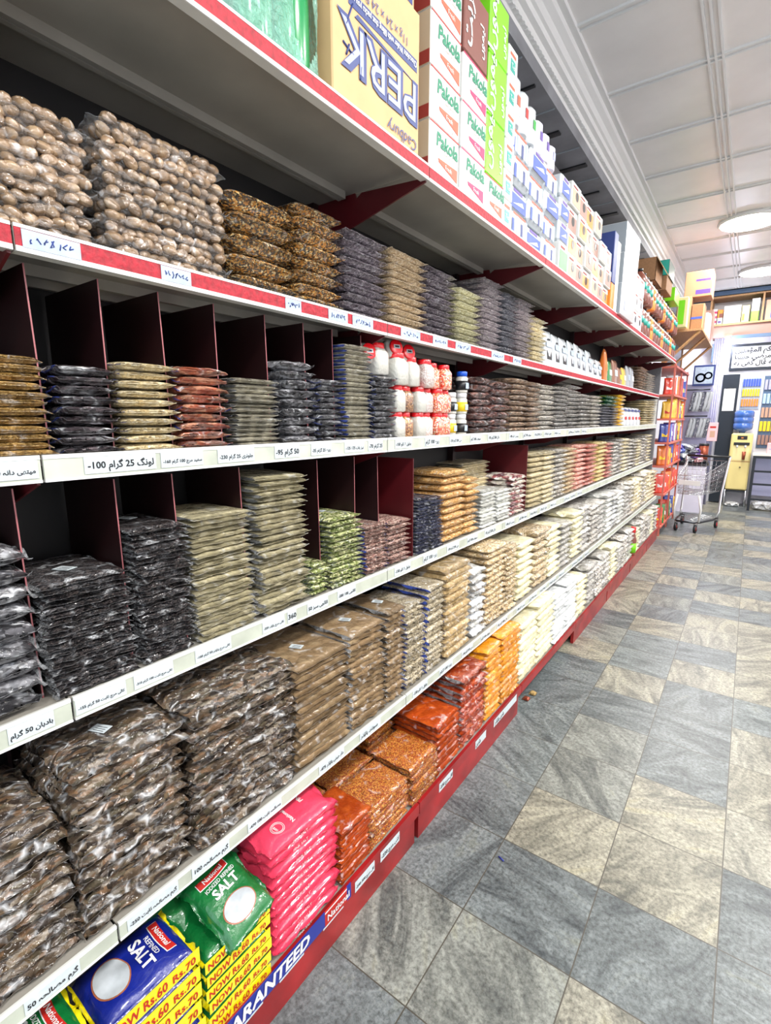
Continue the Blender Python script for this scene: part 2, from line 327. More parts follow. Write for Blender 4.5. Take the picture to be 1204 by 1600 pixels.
# lamps
where = ['above the near end of the aisle', 'above the salt and chilli bags', 'above the middle of the aisle', 'in front of the spice jars bay far down', 'nearer of two bright lamps at the far ceiling', 'farther of two bright lamps near the end wall', 'above the open floor right of the aisle', 'above the far open floor', 'above the corner behind the pink rack']
for i, (x, y, w) in enumerate(LAMPS):
    t = empty('ceiling_lamp', (x, y, CEIL - .001), 'round white ceiling lamp ' + where[i], 'lamp', 'round ceiling lamps')
    MB().lathe((0, 0, 0), [(.28, 0), (.28, -.03), (.265, -.04), (.26, -.035)], 'white').build('rim', t)
    MB().lathe((0, 0, 0), [(.258, -.03), (.258, -.038), (.1, -.041)], 'lampglow').build('diffuser', t)
    LL[i].parent = t; LL[i].location = (0, 0, -.05)

# ------------------------------------------------------------------ shelving
XM, XB, X5 = -.1355, -.42, -.06
Y0, PB = .3144, .9266
SH = dict(top=(0, 2.03, 2.068, 'red'), s2=(XM, 1.652, 1.69, 'red'), s3=(XM, 1.312, 1.355, 'cream'), s4=(XM, .897, .94, 'cream'), s5=(X5, .488, .525, 'cream'), base=(0, .105, .15, 'redbase'))
DECK = {k: v[2] - .006 for k, v in SH.items()}
bays = [(-1, 'nearest'), (0, ''), (1, ''), (2, ''), (3, ''), (4, ''), (5, ''), (6, '')]
BL = ['white red-trimmed shelving bay at the near left edge of the picture', 'shelving bay of dark dividers holding peppercorns, bark and salt packets', 'shelving bay holding the red-lidded jars and chilli powder', 'shelving bay with date packs and white flour blocks', 'shelving bay fourth from the near peppercorn bay, holding white pouches', 'shelving bay under the grey cartons on the top shelf', 'shelving bay with the green and yellow bags on its third shelf', 'last shelving bay beside the grey end panel']
DIV = {'s3': [.347, .452, .569, .687, .827, .956, 1.06, 1.19], 's4': [.29, .448, .568, .735, .99, 1.145, 1.268]}
TAGS = {'s3': [(.205, .308, 'میتھی دانہ 100 گرام -50'), (.375, .50, 'لونگ 25 گرام -100'), (.51, .60, 'سفید مرچ 100 گرام -160'), (.635, .73, 'جلوتری 25 گرام -230'), (.79, .87, '50 گرام -95'), (.91, .985, 'زیرہ 25 گرام -35'), (1.04, 1.125, 'تیز پات 125 -125'), (1.145, 1.215, '25 گرام -70')],
        's4': [(.22, .285, 'بادیان 50 گرام'), (.318, .405, 'کالی مرچ ثابت 50 گرام -155'), (.42, .50, 'کالی مرچ ثابت 100 گرام -310'), (.55, .64, 'کالی مرچ پاؤڈر 50 گرام -160'), (.73, .80, 'کالی مرچ پاؤڈر -320'), (.81, .84, '360'), (.88, .96, 'الائچی سبز 50'), (1.0, 1.08, 'الائچی 100 -580')],
        's5': [(.17, .25, 'گرم مصالحہ 50'), (.33, .43, 'گرم مصالحہ ثابت -250'), (.46, .55, 'گرم مصالحہ 100'), (.60, .70, 'مصالحہ ثابت 100 -470'), (.83, .93, 'دار چینی پاؤڈر -475'), (1.0, 1.1, 'سونٹھ پاؤڈر')]}
def shelf_board(bay, key, y0, y1):
    xf, z0, z1, kind = SH[key]; xb = XB if key != 'top' else -.42
    b = MB()
    g = .002
    b.box(xb, xf - .004, y0 + g, y1 - g, z1 - .010, z1 - .006, 'under_metal')              # deck
    b.box(xf - .004, xf, y0 + g, y1 - g, z0, z1, 'white_metal')                             # front lip
    b.box(xf - .02, xf - .004, y0 + g, y1 - g, z0, z0 + .003, 'white_metal')
    for xs in ((-.262, -.277) if key == 'top' else (-.30, -.385)):                          # folded stiffeners
        b.box(xs - .012, xs, y0 + .03, y1 - .03, z1 - .030, z1 - .010, 'under_metal'); b.box(xs - .026, xs - .012, y0 + .03, y1 - .03, z1 - .02, z1 - .010, 'under_metal')
    if key == 'base':
        b = MB().box(XB, xf - .012, y0 + g, y1 - g, .134, .144, 'under_metal').box(xf - .012, xf, y0 + g, y1 - g, .108, .15, 'kick_red')
    o = b.build('shelf_board', bay)
    r = MB(); h = z1 - z0
    if kind == 'red':
        r.box(xf, xf + .0025, y0 + g, y1 - g, z0, z0 + h * .2, 'white').box(xf, xf + .0025, y0 + g, y1 - g, z1 - h * .13, z1, 'white').box(xf, xf + .0018, y0 + g, y1 - g, z0 + h * .2, z1 - h * .13, 'red_strip')
    elif kind == 'cream':
        r.box(xf, xf + .0018, y0 + g, y1 - g, z0 + h * .1, z1 - h * .15, 'cream_rail').box(xf, xf + .003, y0 + g, y1 - g, z0, z0 + h * .1, 'white').box(xf, xf + .003, y0 + g, y1 - g, z1 - h * .15, z1, 'white')
    if kind in ('red', 'cream'): r.build('price_rail', o)
    # price tags
    rr = random.Random(int(y0 * 100) + len(key) * 7)
    lst = []
    if key in TAGS: lst = [t for t in TAGS[key] if y0 <= t[0] and t[1] < y1 - .002]
    if key == 's2' and y0 < 0.4 or (key == 's2'): 
        lst = [t for t in [(.325, .405, '~'), (.54, .60, '~'), (.84, .89, '~'), (.985, 1.06, '~'), (1.08, 1.17, '~'), (1.31, 1.42, '~'), (1.5, 1.6, '~'), (1.66, 1.78, '~'), (1.97, 2.1, '~'), (2.2, 2.3, '~')] if y0 <= t[0] and t[1] < y1]
    if key in ('s3', 's4', 's5') and y0 > 1.1 or key == 's5' and y0 > 1:
        y = max(y0, 1.25) + .03
        while y < min(y1, 3.6) - .12: lst.append((y, y + .09 + .03 * rr.random(), rr.choice(['دال 500 گرام -95', 'چنے 250 گرام -120', 'بیسن 1 کلو -180', 'چاول 1 کلو -150', 'زیرہ 100 گرام', 'سونف 100 گرام']))); y += .13 + .05 * rr.random()
    if key == 'base':
        lst = [t for t in [(.49, .57, 'آئوڈین نمک'), (.62, .70, 'سیندھا نمک -60'), (.77, .85, 'نمک -75'), (.90, .99, 'لال مرچ 500 -240'), (1.02, 1.12, 'کٹی مرچ -220'), (1.19, 1.29, 'کٹی لال مرچ -120'), (1.37, 1.47, 'لال مرچ -230'), (1.66, 1.76, 'ہلدی'), (1.84, 2.1, 'ہلدی پاؤڈر')] if y0 <= t[0] and t[1] < y1]
    for (p, q, s_) in lst:
        t = MB(); zz = z0 + h * .18; hh = h * .66
        if key == 'base': zz = z0 - .002; hh = h * .75
        x = xf + (.0026 if kind != 'redbase' else .001)
        t.quad((x, p, zz), Y_, Z_, q - p, hh, 'tag_blue' if s_ == '~' else 'tag_white')
        if s_ == '~':
            for j in range(7):
                yy = p + (q - p) * (.12 + .11 * j); a_ = [(x + .0012, yy + (q - p) * .1 * rr.random(), zz + hh * (.25 + .5 * rr.random())) for _ in range(4)]
                t.tube(a_, .0009, 'ink_blue', n=4)
        else:
            w = glyphs(s_)[2]; sz = min(hh * .62, (q - p) * .92 / w * 1.0); wd = min(1.15, (q - p) * .92 / (w * sz))
            t.text(s_, (x + .0004, p + (q - p) * .04, zz + hh * .3), Y_, Z_, sz, 'ink', wide=wd, bold=.025)
        t.build('price_tag', o)
for i, (k, _) in enumerate(bays):
    y0 = Y0 + k * PB; y1 = min(y0 + PB, 6.6)
    bay = empty('shelving_bay', (0, y0, 0), BL[i], 'shelving', 'bays of the long shelving run'); 
    bay.location = (0, 0, 0)
    for key in SH: shelf_board(bay, key, y0, y1)
    MB().box(XB - .03, XB, y0 + .002, y1 - .002, .0, 2.1, 'back_dark').build('back_panel', bay)
    if k != 2: MB().box(-.03, -.012, y0 + .012, y1 - .012, .0, .106, 'kick_red').build('kick_panel', bay)
    else: MB().box(-.36, -.345, y0 + .012, y1 - .012, .0, .13, 'dark_maroon').build('kick_panel', bay)
    for key in ('top', 's2', 's3', 's4', 's5'):
        xf, z0, z1, _k = SH[key]; d = .085 if key == 'top' else .06
        ps = [(xf - .005, z0 + .006), (xf - .005, z0 - .004), (-.26, z0 - d * .75), (XB, z0 - d), (XB, z0 + .026), (-.245, z0 + .026), (-.24, z0 + .01), (-.22, z0 + .022)]
        b = MB(); vs = [(x, yy, z) for yy in (y1 - .008, y1 - .003) for x, z in ps]; n = len(ps)
        b.add(vs, [tuple(range(n)), tuple(range(n, 2 * n))[::-1]] + [(j, (j + 1) % n, n + (j + 1) % n, n + j) for j in range(n)], 'maroon'); b.build('bracket', bay)
    b = MB().box(XB, XB + .03, y1 - .03, y1 - .003, 0, 2.1, 'dark_maroon').build('upright', bay)
    for key in ('s3', 's4'):
        zt = SH['s2' if key == 's3' else 's3'][1]; 
        for y in DIV[key]:
            if y0 <= y < y1:
                zz = DECK[key]; lean = R.uniform(-.006, .006); ht = (zt - zz) * (.995 if key == 's3' else .97)
                b = MB(); xa, xb_ = XM - .05, XB + .012
                vs = [(xa, y - .0012, zz), (xa, y + .0012, zz), (xb_, y - .0012, zz), (xb_, y + .0012, zz), (xa - .004, y - .0012 + lean, zz + ht), (xa - .004, y + .0012 + lean, zz + ht), (xb_, y - .0012 + lean, zz + ht), (xb_, y + .0012 + lean, zz + ht)]
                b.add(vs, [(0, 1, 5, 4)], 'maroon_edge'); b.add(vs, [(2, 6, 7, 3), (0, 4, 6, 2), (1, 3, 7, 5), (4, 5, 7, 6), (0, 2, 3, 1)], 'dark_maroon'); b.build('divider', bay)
    if k in (0, 1, 2):
        y = {0: 1.236, 1: 1.43, 2: 2.52}[k]; key = 's4' if k else 's2'
        if k: 
            o = MB().box(XB + .01, -.16, y - .002, y + .002, DECK['s4'], DECK['s4'] + .345, 'maroon').build('divider', bay); o['label'] = 'brighter red metal divider sheet'
o = MB().box(XB - .03, XM, 6.602, 6.63, 0, 2.03, 'grey_panel', .004).build('end_panel'); tag(o, 'tall grey end panel closing the far end of the shelving', 'panel')
# ------------------------------------------------------------------ bag meshes
def noise2(u, v, rs, n=7, lo=1.5, hi=7):
    h = np.zeros_like(u)
    for _ in range(n):
        fx, fy, p = rs.uniform(-hi, hi), rs.uniform(-hi, hi), rs.uniform(0, 6.28); amp = 1 / (1 + .25 * math.hypot(fx, fy)); h += amp * np.sin(fx * u + fy * v + p)
    return h / n * 2.2
def nuts(mb, W_, D, T, mat, rs):
    """shelled nuts filling the bag, as ellipsoids under the film"""
    ns, nr = 10, 6; i1 = mb.mat(mat)
    a0, b0, c0 = .0135, .0092, .0088
    for li, z in enumerate(np.linspace(T * .30, T * .76, 2)):
        for gy in np.arange(-W_ / 2 + .022, W_ / 2 - .018, .0205):
            for gx in np.arange(-D / 2 + .012, D / 2 - .008, .0158):
                if abs(gx) < D / 2 - .07 and li == 0: continue
                y, x, zz = gy + rs.uniform(-.006, .006) + (.008 if li else 0), gx + rs.uniform(-.004, .004), z + rs.uniform(-.003, .004)
                e = min(1, (W_ / 2 - abs(y)) / .03 + .3); zz = T * .53 + (zz - T * .53) * e
                yaw, pit = rs.uniform(-.8, .8), rs.uniform(-.35, .35); q = rs.uniform(.85, 1.15); k = len(mb.v); cyw, syw, cp, sp_ = math.cos(yaw), math.sin(yaw), math.cos(pit), math.sin(pit)
                for j in range(nr + 1):
                    ph = math.pi * j / nr
                    for i in range(ns):
                        th = 2 * math.pi * i / ns; px, py, pz = c0 * q * math.sin(ph) * math.cos(th), a0 * q * math.cos(ph), b0 * q * math.sin(ph) * math.sin(th)
                        py, pz = py * cp - pz * sp_, py * sp_ + pz * cp; px, py = px * cyw - py * syw, px * syw + py * cyw
                        mb.v.append((x + px, y + py, max(.0006, zz + pz)))
                for j in range(nr):
                    for i in range(ns): mb.f.append((k + j * ns + i, k + j * ns + (i + 1) % ns, k + (j + 1) * ns + (i + 1) % ns, k + (j + 1) * ns + i)); mb.mi.append(i1); mb.sm.append(True)
def pillow(name, W_, D, T, mat, style='flat', seed=0, flap='film', lumps=0, extra=None):
    rs = np.random.RandomState(seed + 13)
    if mat == 'b_bark' or (style == 'plump' and flap == 'film'): flap = None
    P = dict(flat=(9, .42, .05, .07), plump=(4.6, .5, .035, .06), crumple=(5, .5, .10, .32), brick=(14, .35, .03, .08), salt=(4.5, .55, .07, .22), bark=(7, .45, .03, .17), nut=(6, .5, .04, .05))[style]
    a_, b_, fl, cr = P
    if lumps or mat == 'b_bark': fl = .045
    nu, nv = (26, 20) if not lumps else (34, 26)
    u = np.linspace(-1, 1, nu + 1); v = np.linspace(-1, 1, nv + 1)
    if not lumps: u = np.sign(u) * np.abs(u) ** .85; v = np.sign(v) * np.abs(v) ** .8
    U, V = np.meshgrid(u, v, indexing='ij')                      # U along Y (width), V along X (depth)
    fv = .012
    uu = np.clip(np.abs(U) / (1 - fl), 0, 1); vv = np.clip(np.abs(V) / (1 - fv), 0, 1)
    H = np.clip((1 - uu ** a_), 0, 1) ** b_ * np.clip((1 - vv ** a_), 0, 1) ** b_
    N1, N2 = noise2(U * 2, V * 2, rs, 9, hi=5), noise2(U * 2, V * 2, rs, 9, hi=5)
    fine = noise2(U * 6, V * 6, rs, 12, hi=7)
    top = T / 2 * H * (1 + cr * N1 + cr * .4 * fine) + .0004; bot = -T / 2 * H * (1 + cr * .5 * N2) - .0004
    if lumps:
        pass
    mid = T * (.10 * N2 * (uu >= .999) + 0)
    wav = (rs.rand(nu + 1) - .5)[:, None] * .0045 + .003 * np.sin(U * 9 + seed)
    wy = (rs.rand(nv + 1) - .5)[None, :] * .006
    Xc = V * D / 2 + np.where(np.abs(V) > .97, wav * (1 if style != 'brick' else .4), 0); Yc = U * W_ / 2 + np.where(np.abs(U) > .97, wy, 0)
    flp = (np.abs(U) > 1 - fl * .8) * T * (.25 * np.sin(V * 7 + seed * 1.7) * (.3 if style in ('brick', 'plump') else 1))
    zc = T / 2 + mid + flp
    zt = np.clip(zc + top, 0.0002, None); zb = np.clip(zc + bot, 0, None)
    mb = MB(); k = (nu + 1) * (nv + 1)
    vt = np.stack([Xc, Yc, zt], -1).reshape(-1, 3); vb = np.stack([Xc, Yc, zb], -1).reshape(-1, 3)
    idx = np.arange(k).reshape(nu + 1, nv + 1)
    vs = [tuple(map(float, p)) for p in np.concatenate([vt, vb])]
    fb, ff = [], []
    for i in range(nu):
        um = abs(u[i] + u[i + 1]) / 2; tgt = ff if um > 1 - fl * .8 and flap else fb
        for j in range(nv):
            q = (idx[i, j], idx[i + 1, j], idx[i + 1, j + 1], idx[i, j + 1]); tgt.append(q[::-1]); tgt.append(tuple(k + t for t in q))
    for i in range(nu): fb += [(idx[i, 0], k + idx[i, 0], k + idx[i + 1, 0], idx[i + 1, 0]), (idx[i, nv], idx[i + 1, nv], k + idx[i + 1, nv], k + idx[i, nv])]
    for j in range(nv): ff += [(idx[0, j], idx[0, j + 1], k + idx[0, j + 1], k + idx[0, j]), (idx[nu, j], k + idx[nu, j], k + idx[nu, j + 1], idx[nu, j + 1])]
    mb.v = vs; i0 = mb.mat('film' if lumps else mat); i1 = mb.mat(flap) if flap else i0
    mb.f = [tuple(map(int, f)) for f in fb + ff]; mb.mi = [i0] * len(fb) + [i1] * len(ff); mb.sm = [True] * len(mb.f)
    if extra: extra(mb, W_, D, T, zt, Xc, Yc)
    def surf(x, y):
        i = np.clip(np.interp(y, Yc[:, nv // 2], np.arange(nu + 1)), 0, nu - 1e-4); j = np.clip(np.interp(x, Xc[nu // 2], np.arange(nv + 1)), 0, nv - 1e-4)
        a0, b0 = int(i), int(j); fi, fj = i - a0, j - b0
        return zt[a0, b0] * (1 - fi) * (1 - fj) + zt[a0 + 1, b0] * fi * (1 - fj) + zt[a0, b0 + 1] * (1 - fi) * fj + zt[a0 + 1, b0 + 1] * fi * fj
    mb.surf = surf
    if lumps: nuts(mb, W_, D, T, mat, rs)
    return mb
SURF = {}
def drape(m, surf, zref, rot=0):
    c, s_ = math.cos(rot), math.sin(rot)
    m.v = [(x, y, float(surf(x * c - y * s_, x * s_ + y * c)) + .0009 + (z - zref)) for x, y, z in m.v]; return m
# bag contents
bag('b_nut', ['665039', '83694e', '9c8364'], 45, 'powder', .45, cs=24, haze_glint=.12, gb=.3)
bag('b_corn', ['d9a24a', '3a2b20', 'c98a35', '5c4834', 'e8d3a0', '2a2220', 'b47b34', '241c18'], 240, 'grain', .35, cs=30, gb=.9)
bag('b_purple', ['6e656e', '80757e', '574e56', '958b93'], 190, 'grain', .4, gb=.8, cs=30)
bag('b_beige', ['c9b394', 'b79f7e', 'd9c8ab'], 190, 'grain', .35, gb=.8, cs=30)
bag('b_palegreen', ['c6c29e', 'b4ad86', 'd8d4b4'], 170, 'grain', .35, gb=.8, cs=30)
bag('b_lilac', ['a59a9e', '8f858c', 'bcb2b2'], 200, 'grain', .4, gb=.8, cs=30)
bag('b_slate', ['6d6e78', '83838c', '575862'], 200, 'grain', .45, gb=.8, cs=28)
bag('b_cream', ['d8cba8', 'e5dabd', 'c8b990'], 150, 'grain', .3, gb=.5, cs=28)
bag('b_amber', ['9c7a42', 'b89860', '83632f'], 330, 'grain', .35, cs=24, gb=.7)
bag('b_clove', ['2c2528', '40373b', '1e1a1e', '54484c'], 160, 'chip', .7, cs=20, haze_glint=.34)
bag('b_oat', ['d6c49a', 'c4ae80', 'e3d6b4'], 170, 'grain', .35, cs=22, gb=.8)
bag('b_red', ['a6583c', '8c4632', 'b98468', '6e5248'], 70, 'chip', .6, cs=20, haze_glint=.22)
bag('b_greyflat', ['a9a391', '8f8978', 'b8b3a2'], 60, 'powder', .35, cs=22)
bag('b_blackfilm', ['3d3b3e', '5b5a5e', '2a292c', '76767a'], 110, 'chip', .8, cs=17, haze_glint=.3)
bag('b_date', ['5b2f26', '3d2020', '77483a', '2c1a1c'], 60, 'chip', .6, cs=22, haze_glint=.2)
bag('b_brown', ['957356', 'b89f82', '785a44'], 90, 'grain', .6, cs=24, haze_glint=.35)
bag('b_grey', ['a09a94', '7d7974', 'bdb8ae', '625c5c'], 120, 'grain', .6, cs=24, haze_glint=.4)
bag('b_pepper', ['2a2628', '3c3636', '1d1b1d', '4c4442'], 260, 'grain', .45, cs=24, gb=.8, haze_glint=.34)
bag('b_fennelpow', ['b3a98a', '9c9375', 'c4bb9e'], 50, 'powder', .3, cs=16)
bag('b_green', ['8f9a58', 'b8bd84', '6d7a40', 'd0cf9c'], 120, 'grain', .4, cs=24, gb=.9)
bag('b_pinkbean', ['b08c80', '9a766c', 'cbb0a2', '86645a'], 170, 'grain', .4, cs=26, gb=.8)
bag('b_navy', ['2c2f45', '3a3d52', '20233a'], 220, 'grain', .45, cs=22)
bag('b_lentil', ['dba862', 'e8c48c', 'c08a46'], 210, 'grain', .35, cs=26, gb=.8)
bag('b_white', ['dcdcd6', 'c9c9c2', 'ececea'], 40, 'powder', .4, cs=18, haze_glint=.1)
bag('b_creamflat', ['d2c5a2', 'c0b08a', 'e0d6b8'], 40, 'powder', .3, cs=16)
bag('b_creamflour', ['e6dfc0', 'd8cfa8', 'f0ecd6'], 30, 'powder', .3, cs=14, haze_glint=.08)
bag('b_garlic', ['c9b8a8', '8d4a4a', 'e4dccf', '6a3038', 'dcd3c6'], 45, 'chip', .6, cs=20, haze_glint=.25)
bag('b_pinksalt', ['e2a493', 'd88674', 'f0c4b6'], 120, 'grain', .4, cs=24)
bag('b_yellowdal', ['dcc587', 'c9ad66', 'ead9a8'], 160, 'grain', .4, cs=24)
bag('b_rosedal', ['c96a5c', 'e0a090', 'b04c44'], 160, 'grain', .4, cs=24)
bag('b_mixgrey', ['c9c1b4', 'a9a094', 'e2dccf', '86807a'], 100, 'grain', .6, cs=24, haze_glint=.35)
bag('b_bark', ['574838', '65543f', '3a2e25', '75695a', '463a2f', '70563f', '534a3a', '2e251e', '5c4c3c'], 120, 'chip', .9, cs=17, haze_glint=.25, gb=.9)
bag('b_brownpow', ['8f785b', '7f684c', '9d8768'], 25, 'powder', .35, cs=14, haze_glint=.06)
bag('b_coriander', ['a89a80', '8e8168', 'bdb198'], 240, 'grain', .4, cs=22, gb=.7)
bag('b_tan', ['b79e72', 'a58a5e', 'c8b28a'], 90, 'powder', .4, cs=18, haze_glint=.1)
bag('b_tanlight', ['c6ab84', 'ae9468', 'dac6a2'], 130, 'grain', .45, cs=24, gb=.7, haze_glint=.15)
bag('b_pouch', ['b8b4ac', '9a968e', 'd0ccc4'], 30, 'powder', .8, cs=14, haze_glint=.35)
bag('b_redpow', ['a8440f', '9a380a', 'bb5418'], 25, 'powder', .3, cs=13, haze_glint=.03)
bag('b_chili', ['9c4a10', 'c07522', '7c2f0a', 'd89a3e', 'a8400e'], 420, 'grain', .3, cs=15, gb=.9, haze_glint=.04)
bag('b_chilired', ['a43c0a', '8c2c08', 'b85012'], 25, 'powder', .45, cs=15, haze_glint=.05)
bag('b_turmeric', ['d88c0c', 'c87c08', 'e8a020'], 25, 'powder', .35, cs=15, haze_glint=.04)
bag('b_whiteflour', ['e0e2e0', 'd0d3d4', 'f0f2f2'], 25, 'powder', .3, cs=14, haze_glint=.1)
bag('b_clear', ['b9b8b4', '97948e', 'd4d6d8'], 30, 'chip', .9, cs=12, haze_glint=.6)
SPEC = {}
def stack(shelf, mat, y0, y1, n, h, look, where, name, style='flat', D=.21, flap='film', cat='bag', nvar=4, jit=1.0, xf=None, group=None, lumps=0, label_card=False, dx=0, z0=None, yaw=0, lean=0, extra=None, gapz=None):
    x = (SH[shelf][0] if xf is None else xf) - .012; W_ = (y1 - y0) * (1.06 if style == 'crumple' else 1.0)
    p = h / n; T = p * (1.0 if style in ('flat', 'brick', 'plump') else 1.08)
    key = (mat, style, round(W_, 3), round(D, 3), round(T, 4), lumps, extra)
    if key not in SPEC:
        SPEC[key] = []
        for s in range(nvar):
            pm = pillow(name, W_, D, T, mat, style, s * 7 + len(SPEC), flap, lumps, extra); po = pm.build(name); SURF[po.data.name] = pm.surf; SPEC[key].append(po)
        new = list(SPEC[key])
    else: new = []
    z = DECK[shelf] if z0 is None else z0; out = []
    lx, ly = R.uniform(-.004, .004), R.uniform(-.004, .004)
    for i in range(n):
        src = SPEC[key][R.randrange(nvar)] if not new else new.pop()
        o = src if src.get('used') is None else src.copy()
        if src.get('used') is None: src['used'] = 1
        else: COL.objects.link(o)
        o.location = (x - D / 2 + dx + R.uniform(-.006, .004) * jit + lx * i / n, (y0 + y1) / 2 + R.uniform(-.0045, .0045) * jit + ly * i / n, z)
        o.rotation_euler = (R.uniform(-.012, .012) * jit + lean * i / n, R.uniform(-.012, .012) * jit, yaw + R.uniform(-.035, .035) * jit + (math.pi if R.random() < .5 and not extra else 0))
        if 'used' in o.keys() and o is not src: pass
        from_top = n - 1 - i
        tag(o, f'{look}, {ORD[from_top]}{"" if from_top == 0 else " from top"}{" bag" if from_top == 0 else ""}, {where}', cat, group or f'{look} in stacks')
        out.append(o); z += p
    for v in new: SPEC[key].remove(v); bpy.data.objects.remove(v)
    if label_card:
        t = out[-1]; m = MB(); sf = SURF[t.data.name]; T = 0; m.quad((.02 * 0 + D * .05, -W_ * .12, T + .0012), (.92, .39, 0), (-.39, .92, 0), .035, .022, 'tag_white', .0006)
        for j in range(3): m.quad((D * .05 + .006 - .002 * j, -W_ * .12 + .006 + .005 * j, T + .0019), (.92, .39, 0), (-.39, .92, 0), .022, .0014, 'ink', .0002)
        drape(m, sf, 0); c = m.build('paper_label', t); c['label'] = 'small white paper label'
    return out
# ---- second shelf from the top
nm = 'food_bag'
stack('s2', 'b_nut', .17, .447, 6, .185, 'clear bag of brown shelled nuts', 'leftmost nut stack', 'nut_bag', 'nut', .23, nvar=3, lumps=.019)
stack('s2', 'b_nut', .455, .71, 6, .225, 'clear bag of large brown nuts', 'nut stack beside speckled chickpeas', 'nut_bag', 'nut', .23, nvar=3, lumps=.019)
stack('s2', 'b_corn', .715, .90, 5, .205, 'bag of yellow and black chickpeas', 'stack right of the nuts', 'chickpea_bag', 'plump', .23)
stack('s2', 'b_corn', .905, 1.065, 8, .235, 'thin bag of speckled chickpeas', 'stack left of purple beans', 'chickpea_bag', 'plump', .21)
stack('s2', 'b_purple', 1.075, 1.27, 10, .225, 'bag of purple-brown beans', 'left purple stack, second shelf', 'bean_bag', 'plump', .2)
stack('s2', 'b_beige', 1.28, 1.485, 11, .232, 'bag of beige speckled beans', 'between the two purple stacks', 'bean_bag', 'plump', .2)
stack('s2', 'b_purple', 1.49, 1.69, 11, .228, 'bag of dark purple beans', 'right purple stack, second shelf', 'bean_bag', 'plump', .2)
stack('s2', 'b_palegreen', 1.70, 1.90, 9, .205, 'bag of pale green-beige beans', 'right of the purple stacks', 'bean_bag', 'plump', .2)
stack('s2', 'b_lilac', 1.91, 2.11, 13, .285, 'bag of lilac-grey lentils', 'tall stack behind pale beans', 'lentil_bag', 'plump', .2)
stack('s2', 'b_slate', 2.12, 2.28, 12, .27, 'bag of slate grey lentils', 'darkest far stack, second shelf', 'lentil_bag', 'plump', .2)
stack('s2', 'b_lilac', 2.29, 2.49, 12, .275, 'pale grey lentil bag', 'stack left of cream beans', 'lentil_bag', 'plump', .2)
stack('s2', 'b_cream', 2.50, 2.68, 10, .225, 'cream bean bag', 'stack beside the white pouches', 'bean_bag', 'plump', .2)
stack('s2', 'b_brown', 5.40, 5.85, 9, .23, 'brown bag', 'brown stack at the end of second shelf', 'food_bag', 'plump', .2)
stack('s2', 'b_mixgrey', 5.88, 6.3, 9, .2, 'pale brown bag', 'last stack of second shelf', 'food_bag', 'plump', .2)
# ---- third shelf
stack('s3', 'b_amber', .215, .343, 12, .158, 'amber seed bag', 'leftmost stack, third shelf', 'seed_bag', 'flat', .2)
stack('s3', 'b_clove', .353, .447, 9, .15, 'crinkled dark clove bag', 'stack right of amber seeds', 'clove_bag', 'crumple', .2, flap='film_blue')
stack('s3', 'b_oat', .456, .566, 10, .165, 'cream seed bag', 'stack between cloves and red spice', 'seed_bag', 'plump', .2, flap='film_blue')
stack('s3', 'b_red', .575, .682, 9, .165, 'crinkled bag of reddish spice', 'stack right of cream seeds', 'spice_bag', 'crumple', .18, flap='film_blue')
stack('s3', 'b_greyflat', .70, .822, 14, .15, 'thin grey-beige spice bag', 'stack right of red spice', 'spice_bag', 'flat', .18)
o_ = stack('s3', 'b_blackfilm', .838, .945, 9, .20, 'crumpled silvery dark bag', 'stack with flared top, third shelf', 'spice_bag', 'crumple', .16)
stack('s3', 'b_blackfilm', .965, 1.05, 11, .165, 'crumpled dark bag', 'lower stack left of thin grey bags', 'spice_bag', 'crumple', .17, flap='film_blue')
stack('s3', 'b_greyflat', 1.066, 1.186, 21, .265, 'thin grey powder bag', 'tall thin stack left of jars', 'spice_bag', 'flat', .18, flap='film_blue')
stack('s3', 'b_blackfilm', 1.2, 1.31, 11, .19, 'crumpled blue-edged bag', 'stack touching the jars', 'spice_bag', 'crumple', .17, flap='film_blue')
S3 = [('b_date', 1.86, 2.03, 8, .23, 'dark red date bag', 'left date stack', 'crumple'), ('b_date', 2.05, 2.24, 7, .225, 'dark date bag', 'right date stack', 'crumple'),
      ('b_brown', 2.27, 2.46, 10, .255, 'brown nut bag', 'left brown stack, third shelf', 'plump'), ('b_brown', 2.48, 2.66, 10, .25, 'pale brown nut bag', 'second brown stack, third shelf', 'plump'), ('b_mixgrey', 2.68, 2.9, 9, .25, 'brownish grey bag', 'third brown stack, third shelf', 'plump'),
      ('b_grey', 2.93, 3.14, 11, .25, 'grey seed bag', 'first grey stack after brown ones', 'plump'), ('b_grey', 3.17, 3.4, 11, .27, 'dark grey seed bag', 'second grey stack after brown ones', 'plump'), ('b_grey', 3.43, 3.7, 9, .23, 'dull grey seed bag', 'third grey stack after brown ones', 'plump'),
      ('b_mixgrey', 3.73, 4.0, 9, .23, 'pale grey seed bag', 'fourth grey stack after brown ones', 'plump'), ('b_slate', 4.05, 4.32, 8, .16, 'slate seed bag', 'stack under the green bags', 'plump'), ('b_slate', 4.35, 4.62, 8, .16, 'blackish seed bag', 'stack left of the yellow column', 'plump'),
      ('b_creamflat', 5.85, 6.15, 11, .26, 'cream bag', 'near stack in the white tray', 'plump'), ('b_creamflat', 6.2, 6.55, 11, .27, 'cream bag', 'far stack in the white tray', 'plump')]
for m_, a_, b_, n_, h_, lk, wh, sty in S3: stack('s3', m_, a_, b_, n_, h_, lk, wh, nm, sty, .22)
